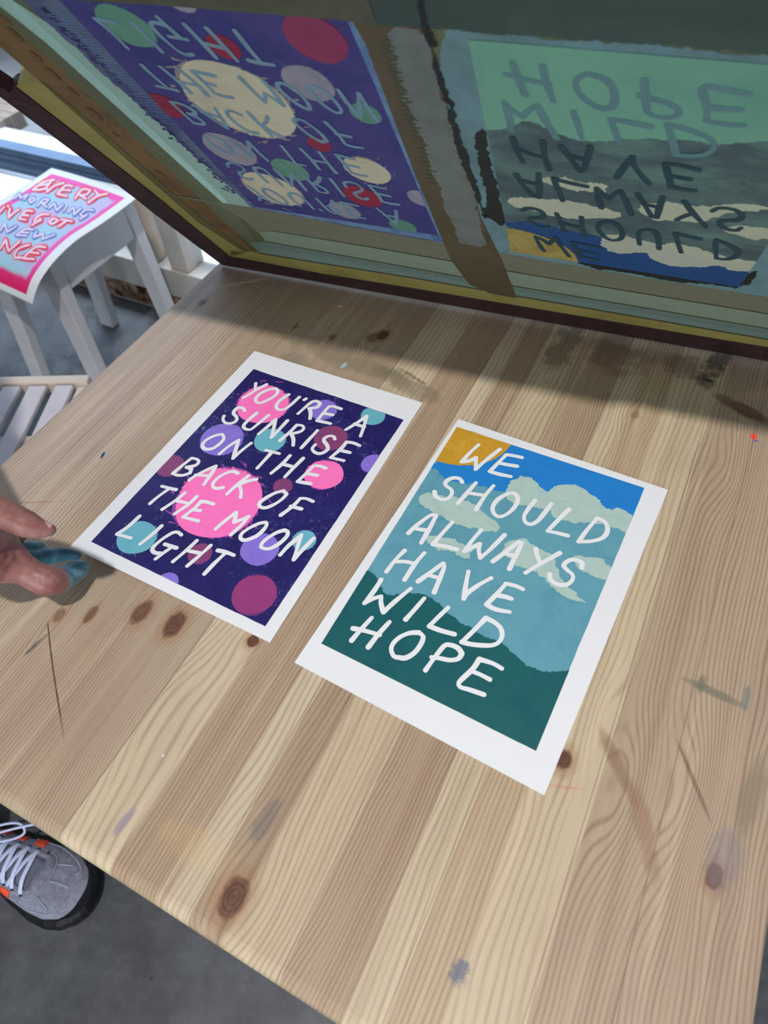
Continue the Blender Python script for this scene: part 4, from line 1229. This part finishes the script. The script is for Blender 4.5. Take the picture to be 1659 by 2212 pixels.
neck = chain(chest, [((-0.79, -0.02, 1.46), .062), ((-0.775, -0.02, 1.53), .055), ((-0.76, -0.02, 1.60), .085), ((-0.755, -0.02, 1.68), .095), ((-0.76, -0.02, 1.75), .075)])
for sy, foot in ((-1, (-0.66, -0.115)), (1, (-0.86, 0.13))):
    chain(pelvis, [((-0.86, -0.02 + sy * .09, .86), .095), ((-0.80 if sy < 0 else -0.84, -0.02 + sy * .105, .50), .06), ((foot[0] - .085, foot[1], .14), .042), ((foot[0] - .07, foot[1], .07), .036)])
# right arm hanging
chain(chest, [((-0.81, -.17, 1.37), .058), ((-0.83, -.24, 1.28), .05), ((-0.86, -.28, 1.05), .038), ((-0.80, -.28, .84), .028), ((-0.79, -.27, .76), (.035, .018)), ((-0.785, -.265, .68), (.025, .012))])
# left upper arm; the forearm and hand are modelled finely below and joined on
elbow = chain(chest, [((-0.80, .13, 1.37), .06), ((-0.77, .19, 1.27), .05), ((-0.70, .20, 1.04), .042), ((-0.655, .175, .96), .036)])
person = skin_chain('person', J, ED, 0, m_skin, None, 2)
tag(person, 'person at the left edge with teal inked fingertips touching the navy print, wearing grey sneakers', 'person')
SP = []
def limb(pts):
    for (p0, r0), (p1, r1) in zip(pts[:-1], pts[1:]):
        p0, p1 = Vector(p0), Vector(p1); L = (p1 - p0).length
        n = max(2, int(L / (min(r0, r1) * 0.30)))
        for i in range(n + 1):
            t = i / n; SP.append((p0.lerp(p1, t), r0 + (r1 - r0) * t))
WR = A(-125, 1140, .130)
limb([((-0.655, .175, .96), .036), ((-.56, .15, .885), .031), (WR, .0235)])
limb([(WR, .0235), (A(-75, 1118, .128), .0215), (A(-35, 1098, .135), .0125)])
limb([(WR, .0235), (A(-70, 1150, .112), .0225), (A(-30, 1160, .090), .0190), (A(-5, 1180, .075), .0165), (A(15, 1196, .066), .0120)])
limb([(A(-100, 1170, .110), .0235), (A(-50, 1195, .088), .0230), (A(-5, 1205, .072), .0200), (A(45, 1226, .060), .0125), (A(72, 1242, .053), .0118), (A(98, 1254, .047), .0128), (A(120, 1254, .040), .0118), (A(143, 1247, .032), .0094), (A(163, 1233, .025), .0094), (A(176, 1227, .021), .0070)])
limb([(A(-60, 1086, .155), .0112), (A(-35, 1093, .152), .0112), (A(0, 1106, .146), .0106), (A(28, 1119, .140), .0102), (A(55, 1131, .134), .0098), (A(78, 1140, .130), .0076), (A(98, 1144, .127), .0056), (A(108, 1144, .126), .0044)])
limb([(A(-20, 1180, .072), .0120), (A(30, 1202, .050), .0082), (A(70, 1207, .034), .0070), (A(100, 1202, .024), .0074), (A(130, 1198, .017), .0068), (A(153, 1198, .012), .0054), (A(165, 1200, .009), .0042)])
limb([(A(-30, 1160, .075), .0110), (A(20, 1180, .052), .0066), (A(50, 1184, .040), .0058), (A(74, 1183, .032), .0058), (A(88, 1181, .028), .0044)])
limb([(A(-35, 1140, .085), .0110), (A(0, 1150, .070), .0066), (A(24, 1157, .060), .0058), (A(40, 1160, .054), .0050), (A(48, 1160, .051), .0038)])
bmh = bmesh.new()
for p, r in SP:
    bmesh.ops.create_icosphere(bmh, subdivisions=2, radius=r, matrix=Matrix.Translation(p))
mh = bpy.data.meshes.new('hand'); bmh.to_mesh(mh); bmh.free()
oh = bpy.data.objects.new('hand', mh); COL.objects.link(oh)
md = oh.modifiers.new('r', 'REMESH'); md.mode = 'VOXEL'; md.voxel_size = 0.0011
md = oh.modifiers.new('s', 'SMOOTH'); md.factor = 0.5; md.iterations = 9
bpy.context.view_layer.update()
mh2 = bpy.data.meshes.new_from_object(oh.evaluated_get(bpy.context.evaluated_depsgraph_get()))
bpy.data.objects.remove(oh)
bj = bmesh.new(); bj.from_mesh(person.data); bj.from_mesh(mh2); bj.to_mesh(person.data); bj.free()
person.data.shade_smooth()
me = person.data
co_ = np.empty(len(me.vertices) * 3); me.vertices.foreach_get('co', co_); co_ = co_.reshape(-1, 3)
val = np.zeros(len(co_))
for tip, R_, w_ in [(A(170, 1230, .024), .017, 1.2), (A(135, 1198, .016), .027, 1.2), (A(78, 1180, .032), .012, .9), (A(45, 1160, .05), .005, .3), (A(104, 1153, .118), .009, .9), (A(80, 1160, .116), .008, .7)]:
    d = np.linalg.norm(co_ - np.array(tip), axis=1)
    val = np.maximum(val, np.clip(w_ * (1.35 - d / R_ * 0.62), 0, 1))
a_ = me.attributes.new('inked', 'FLOAT', 'POINT'); a_.data.foreach_set('value', val.astype(np.float32))
hb = BVHTree.FromPolygons([v.co.copy() for v in mh2.vertices], [tuple(p.vertices) for p in mh2.polygons])
m_nail = plain('fingernail', (206, 164, 168), 0.22, 0.05, 60)
def nail(c0, c1, up, w, mat):
    c0, c1, up = Vector(c0), Vector(c1), Vector(up)
    t = (c1 - c0).normalized(); u_ = (up - t * up.dot(t)).normalized(); s_2 = t.cross(u_)
    n = 12; vs = []
    for i in range(n):
        for k in range(n):
            a = i / (n - 1); c = (k / (n - 1) - .5) * 2
            ww = w * math.sqrt(max(0.05, 1 - (abs(2 * a - 1) ** 3) * .8))
            o_ = c0.lerp(c1, a) + s_2 * (c * ww) + u_ * .03
            h = hb.ray_cast(o_, -u_, .06)
            vs.append((h[0] + u_ * .00035) if h[0] is not None else c0.lerp(c1, a) + s_2 * (c * ww))
    mb = MB(); mb.add(vs, [(i * n + k, (i + 1) * n + k, (i + 1) * n + k + 1, i * n + k + 1) for i in range(n - 1) for k in range(n - 1)])
    return mb.build('fingernail', mat, person, smooth=True)
nail(A(93, 1143, .128), A(112, 1145, .1255), (-.25, .75, .65), .0042, m_nail)
# clothing outside the photograph: jumper and trousers
m_jump = plain('charcoal_jumper', (58, 60, 66), 0.9, 0.1, 40); m_trou = plain('dark_trousers', (44, 48, 58), 0.9, 0.1, 40)
K = [((-0.86, -0.02, 0.95), .15), ((-0.85, -0.02, 1.08), .145), ((-0.83, -0.02, 1.22), .158), ((-0.81, -0.02, 1.36), .146), ((-0.795, -0.02, 1.43), .085),
     ((-0.80, .13, 1.37), .075), ((-0.77, .19, 1.27), .064), ((-0.70, .20, 1.04), .056), ((-0.655, .175, .955), .046),
     ((-0.81, -.17, 1.37), .073), ((-0.83, -.24, 1.28), .064), ((-0.86, -.28, 1.05), .052), ((-0.81, -.28, .88), .042)]
skin_chain('jumper', K, [(0, 1), (1, 2), (2, 3), (3, 4), (3, 5), (5, 6), (6, 7), (7, 8), (3, 9), (9, 10), (10, 11), (11, 12)], 0, m_jump, person, 2)
K = [((-0.86, -0.02, 0.93), .15), ((-0.86, -.105, .83), .112), ((-0.80, -.125, .50), .078), ((-0.752, -.115, .15), .062),
     ((-0.86, .075, .84), .108), ((-0.84, .085, .50), .078), ((-0.945, .13, .15), .062)]
skin_chain('trousers', K, [(0, 1), (1, 2), (2, 3), (0, 4), (4, 5), (5, 6)], 0, m_trou, person, 2)
m_hair = plain('brown_hair', (70, 48, 36), 0.7, 0.15, 80)
mb = MB(); vs = []; n1, n2_ = 14, 20
for i in range(n1):
    for k in range(n2_):
        th = math.pi * 0.62 * i / (n1 - 1); ph_ = 2 * math.pi * k / n2_
        vs.append(Vector((-0.775, -0.02, 1.705)) + Vector((math.sin(th) * math.cos(ph_) * .112, math.sin(th) * math.sin(ph_) * .104, math.cos(th) * .135)))
fs = [(i * n2_ + k, (i + 1) * n2_ + k, (i + 1) * n2_ + (k + 1) % n2_, i * n2_ + (k + 1) % n2_) for i in range(n1 - 1) for k in range(n2_)]
mb.add(vs, fs); mb.build('hair', m_hair, person, smooth=True)

# sneaker: local x towards the toe, built once, copied for the other foot
m_sue, b = new_mat('grey_suede', 0.85, 0.15)
nn_ = noise(coords(), 120, 5, 0.7); n3 = noise(coords(), 12, 3)
setc(b, mix(lin((104, 108, 122)), lin((134, 138, 154)), step(nn_ * 0.5 + n3 * 0.5, 0.38, 0.62))); bump(b, nn_, 0.3, 0.001)
m_sue2 = plain('grey_nylon', (98, 104, 120), 0.7, 0.06, 200)
m_sole = plain('black_rubber', (16, 18, 22), 0.55, 0.1, 60)
m_orange = plain('orange_stripe', (236, 84, 58), 0.6, 0.06, 80)
m_lace = plain('pale_blue_lace', (188, 200, 232), 0.8, 0.05, 160)
m_seam = plain('seam_thread', (150, 156, 172), 0.8, 0.05, 100)
m_dark = plain('dark_lace_loop', (40, 42, 46), 0.8, 0.05, 100)
LEN = 0.285
def outline(t, k=1.0):                            # half widths (left,right) of the last at station t (0 heel .. 1 toe)
    prof = [(0, .018), (.04, .028), (.12, .034), (.3, .033), (.45, .036), (.6, .044), (.72, .049), (.82, .048), (.90, .041), (.955, .029), (.985, .017), (1.0, .006)]
    for (a, wa), (b2, wb) in zip(prof[:-1], prof[1:]):
        if t <= b2: 
            u = (t - a) / (b2 - a); u = u * u * (3 - 2 * u) * .5 + u * .5
            return (wa + (wb - wa) * u) * k
    return .006 * k
def cline(t): return 0.006 * math.sin((t - .3) * 3.0)
def height(t):
    prof = [(0, .070), (.1, .078), (.25, .082), (.38, .086), (.5, .080), (.62, .068), (.74, .055), (.85, .047), (.93, .040), (1.0, .026)]
    for (a, wa), (b2, wb) in zip(prof[:-1], prof[1:]):
        if t <= b2: return wa + (wb - wa) * (t - a) / (b2 - a)
    return .026
def upper_pt(t, a, off=0.0):                       # a: 0 = right edge of the sole .. 1 = left edge, over the top
    w = outline(t); h = height(t); th = math.pi * a
    e = 0.72
    cx, sy = math.cos(th), math.sin(th)
    yy = -math.copysign(abs(cx) ** e, cx) * (w + off); zz = .022 + (abs(sy) ** .85) * (h - .022 + off)
    return Vector((t * LEN - .145, yy + cline(t), zz))
sneaker = empty('sneaker', (0, 0, 0))
NT, NA = 70, 36
mb = MB(); vs = []
for i in range(NT):
    t = 1 - (1 - i / (NT - 1)) ** 1.25
    t = min(t * 0.985 + 0.0, .985)
    for k in range(NA): vs.append(upper_pt(t, k / (NA - 1)))
fs = [(i * NA + k, (i + 1) * NA + k, (i + 1) * NA + k + 1, i * NA + k + 1) for i in range(NT - 1) for k in range(NA - 1)]
fs.append(tuple((NT - 1) * NA + k for k in range(NA))); fs.append(tuple(range(NA))[::-1])
mb.add(vs, fs); mb.build('upper', m_sue, sneaker, smooth=True)
mb = MB(); ns = 60; rings = []
prof_s = [(0.0, 1.02, .0), (.004, 1.10, .003), (.014, 1.12, .004), (.024, 1.08, .002), (.030, 1.0, -.001)]
vs = []
for z_, kk, ex in prof_s:
    ring = []
    for i in range(ns): 
        t = 0.5 - 0.5 * math.cos(math.pi * i / (ns - 1)); ring.append(Vector((t * (LEN + .006 + ex * 2) - .148 - ex, -outline(t) * kk - ex + cline(t), z_ + max(0, t - .8) * .03)))
    for i in range(ns - 1, -1, -1):
        t = 0.5 - 0.5 * math.cos(math.pi * i / (ns - 1)); ring.append(Vector((t * (LEN + .006 + ex * 2) - .148 - ex, outline(t) * kk + ex + cline(t), z_ + max(0, t - .8) * .03)))
    rings.append(ring)
n = len(rings[0])
for r_ in rings: vs += r_
fs = [(q * n + i, q * n + (i + 1) % n, (q + 1) * n + (i + 1) % n, (q + 1) * n + i) for q in range(len(rings) - 1) for i in range(n)]
fs.append(tuple(range(n))[::-1]); fs.append(tuple((len(rings) - 1) * n + i for i in range(n)))
mb.add(vs, fs); mb.build('sole', m_sole, sneaker, smooth=False)
def patch(name, cells, off, mat, par=None):
    """patch on the upper: list of (t,a) outline quads subdivided"""
    mb = MB()
    for (t0, a0), (t1, a1), (t2, a2), (t3, a3) in cells:
        n = 8; vs = []
        for i in range(n):
            for k in range(n):
                u, v = i / (n - 1), k / (n - 1)
                t = (1 - u) * (1 - v) * t0 + u * (1 - v) * t1 + u * v * t2 + (1 - u) * v * t3
                a = (1 - u) * (1 - v) * a0 + u * (1 - v) * a1 + u * v * a2 + (1 - u) * v * a3
                vs.append(upper_pt(t, a, off))
        mb.add(vs, [(i * n + k, (i + 1) * n + k, (i + 1) * n + k + 1, i * n + k + 1) for i in range(n - 1) for k in range(n - 1)])
    o = mb.build(name, mat, par or sneaker, smooth=True)
    md = o.modifiers.new('t', 'SOLIDIFY'); md.thickness = .001; md.offset = 0
    return o
patch('tongue', [((.30, .36), (.70, .40), (.70, .60), (.30, .64))], .0008, m_sue2)
for sa in (0, 1):                                  # orange stripes on both flanks
    f = (lambda a: a) if sa == 0 else (lambda a: 1 - a)
    for t0 in (.30, .42, .54) if sa == 0 else (.34, .45, .56):
        tt = t0 + (.0 if sa else .0)
        patch('stripe', [((tt, f(.05)), (tt + .055, f(.05)), (tt + .085, f(.27)), (tt + .03, f(.27)))], .0012, m_orange)
# eyestay around the laces
def eyestay():
    mb = MB(); ring_o = []; ring_i = []
    for k in range(41):
        u = k / 40
        if u < .35: t, a = .30 + (.70 - .30) * u / .35, .27 + .03 * u / .35
        elif u > .65: t, a = .30 + (.70 - .30) * (1 - u) / .35, .73 - .03 * (1 - u) / .35
        else:
            w_ = (u - .35) / .30 * math.pi; t = .70 + .075 * math.sin(w_); a = .5 - .20 * math.cos(w_)
        if u < .35: t2, a2 = min(t, .70), .385
        elif u > .65: t2, a2 = min(t, .70), .615
        else: t2, a2 = .70 + .012 * math.sin(w_), .5 - .115 * math.cos(w_)
        ring_o.append(upper_pt(t, a, .0012)); ring_i.append(upper_pt(t2, a2, .0022))
    n = 41
    mb.add(ring_o + ring_i, [(i, i + 1, n + i + 1, n + i) for i in range(n - 1)])
    o = mb.build('eyestay', m_sue, sneaker, smooth=True); md = o.modifiers.new('t', 'SOLIDIFY'); md.thickness = .0014; md.offset = 1
    return o, ring_o
es, ro = eyestay()
mb = MB(); mb.tube([p + Vector((0, 0, .0012)) for p in ro], .0008, 6, 0); mb.build('seam', m_seam, es, smooth=True)
def seam(pts, r=.0011):
    mb = MB(); mb.tube([upper_pt(t, a, .0004) for t, a in pts], r, 6); return mb.build('seam', m_seam, sneaker, smooth=True)
seam([(.775 + .014 * i, .5 + .002 * i) for i in range(9)])
seam([(.55 + .32 * i / 20, .10 + .14 * (i / 20) ** 1.5) for i in range(21)] + [(.88, .27), (.882, .31), (.87, .35)])
seam([(.55 + .32 * i / 20, .90 - .14 * (i / 20) ** 1.5) for i in range(21)] + [(.88, .73), (.885, .69), (.878, .64)])
seam([(.765, .62), (.80, .655), (.84, .70)]); seam([(.765, .38), (.80, .345), (.84, .30)])
# laces: crossing flat bands
for i in range(6):
    t = .685 - i * .052
    for (a0, a1, dt, hh) in ((.33, .67, -.050, .0050), (.67, .33, -.042, .0036)):
        if i == 0 and a0 > .5: continue
        mb = MB(); P = []
        for k in range(13):
            u = k / 12
            p = upper_pt(t + dt * u + (.012 if a0 > .5 else 0), a0 + (a1 - a0) * u, .0020)
            p.z += hh * math.sin(math.pi * u) + .001
            P.append(p)
        mb.tube(P, [.0036] * 13, 8, 0, .30, up=(0, 0, 1)); mb.build('lace', m_lace, sneaker, smooth=True)
for i in range(7):
    for a in (.325, .675):
        c = upper_pt(.690 - i * .052, a, .0024)
        mb = MB(); mb.tube([c, c + Vector((0, 0, .0018))], .0024, 8); mb.build('eyelet', m_dark, sneaker)
def cyl_curve(pts, r, name, mat, par):
    mb = MB(); mb.tube([Vector(p) for p in resample(np.array(pts), 40)], r, 8); return mb.build(name, mat, par, smooth=True)
cyl_curve([(-.045, 0, .088), (-.035, .03, .096), (-.005, .052, .094), (.012, .048, .088), (.004, .034, .085), (-.03, .010, .088)], .0019, 'lace', m_lace, sneaker)
cyl_curve([(-.045, .005, .090), (-.02, .030, .095), (.018, .060, .090), (.038, .072, .086)], .0019, 'lace', m_lace, sneaker)
cyl_curve([(-.05, -.005, .088), (-.03, -.035, .092), (.0, -.05, .080), (-.03, -.035, .086)], .0019, 'lace', m_lace, sneaker)
patch('tongue_label', [((.335, .47), (.375, .47), (.375, .53), (.335, .53))], .0075, m_dark)
mb = MB()
for q in range(4):
    c = upper_pt(.342 + q * .009, .50, .0092)
    mb.box(c, (.0014, .005 - .001 * (q % 2), .0006))
mb.build('label_mark', plain('label_yellow', (214, 206, 130), .6), sneaker)
SHOE = at((118, 1874), 0.055)
sneaker.parent = person
def settle(o, x, y, rz): o.location = (x, y, 0); o.rotation_euler = (0, 0, rz)
settle(sneaker, -0.665, -0.128, math.radians(3))
def copy_tree(o, parent=None):
    c = o.copy(); COL.objects.link(c); c.parent = parent
    for ch in list(o.children): copy_tree(ch, c)
    return c
other = copy_tree(sneaker, person); settle(other, -0.865, 0.13, math.radians(4)); other.scale = (1, -1, 1)
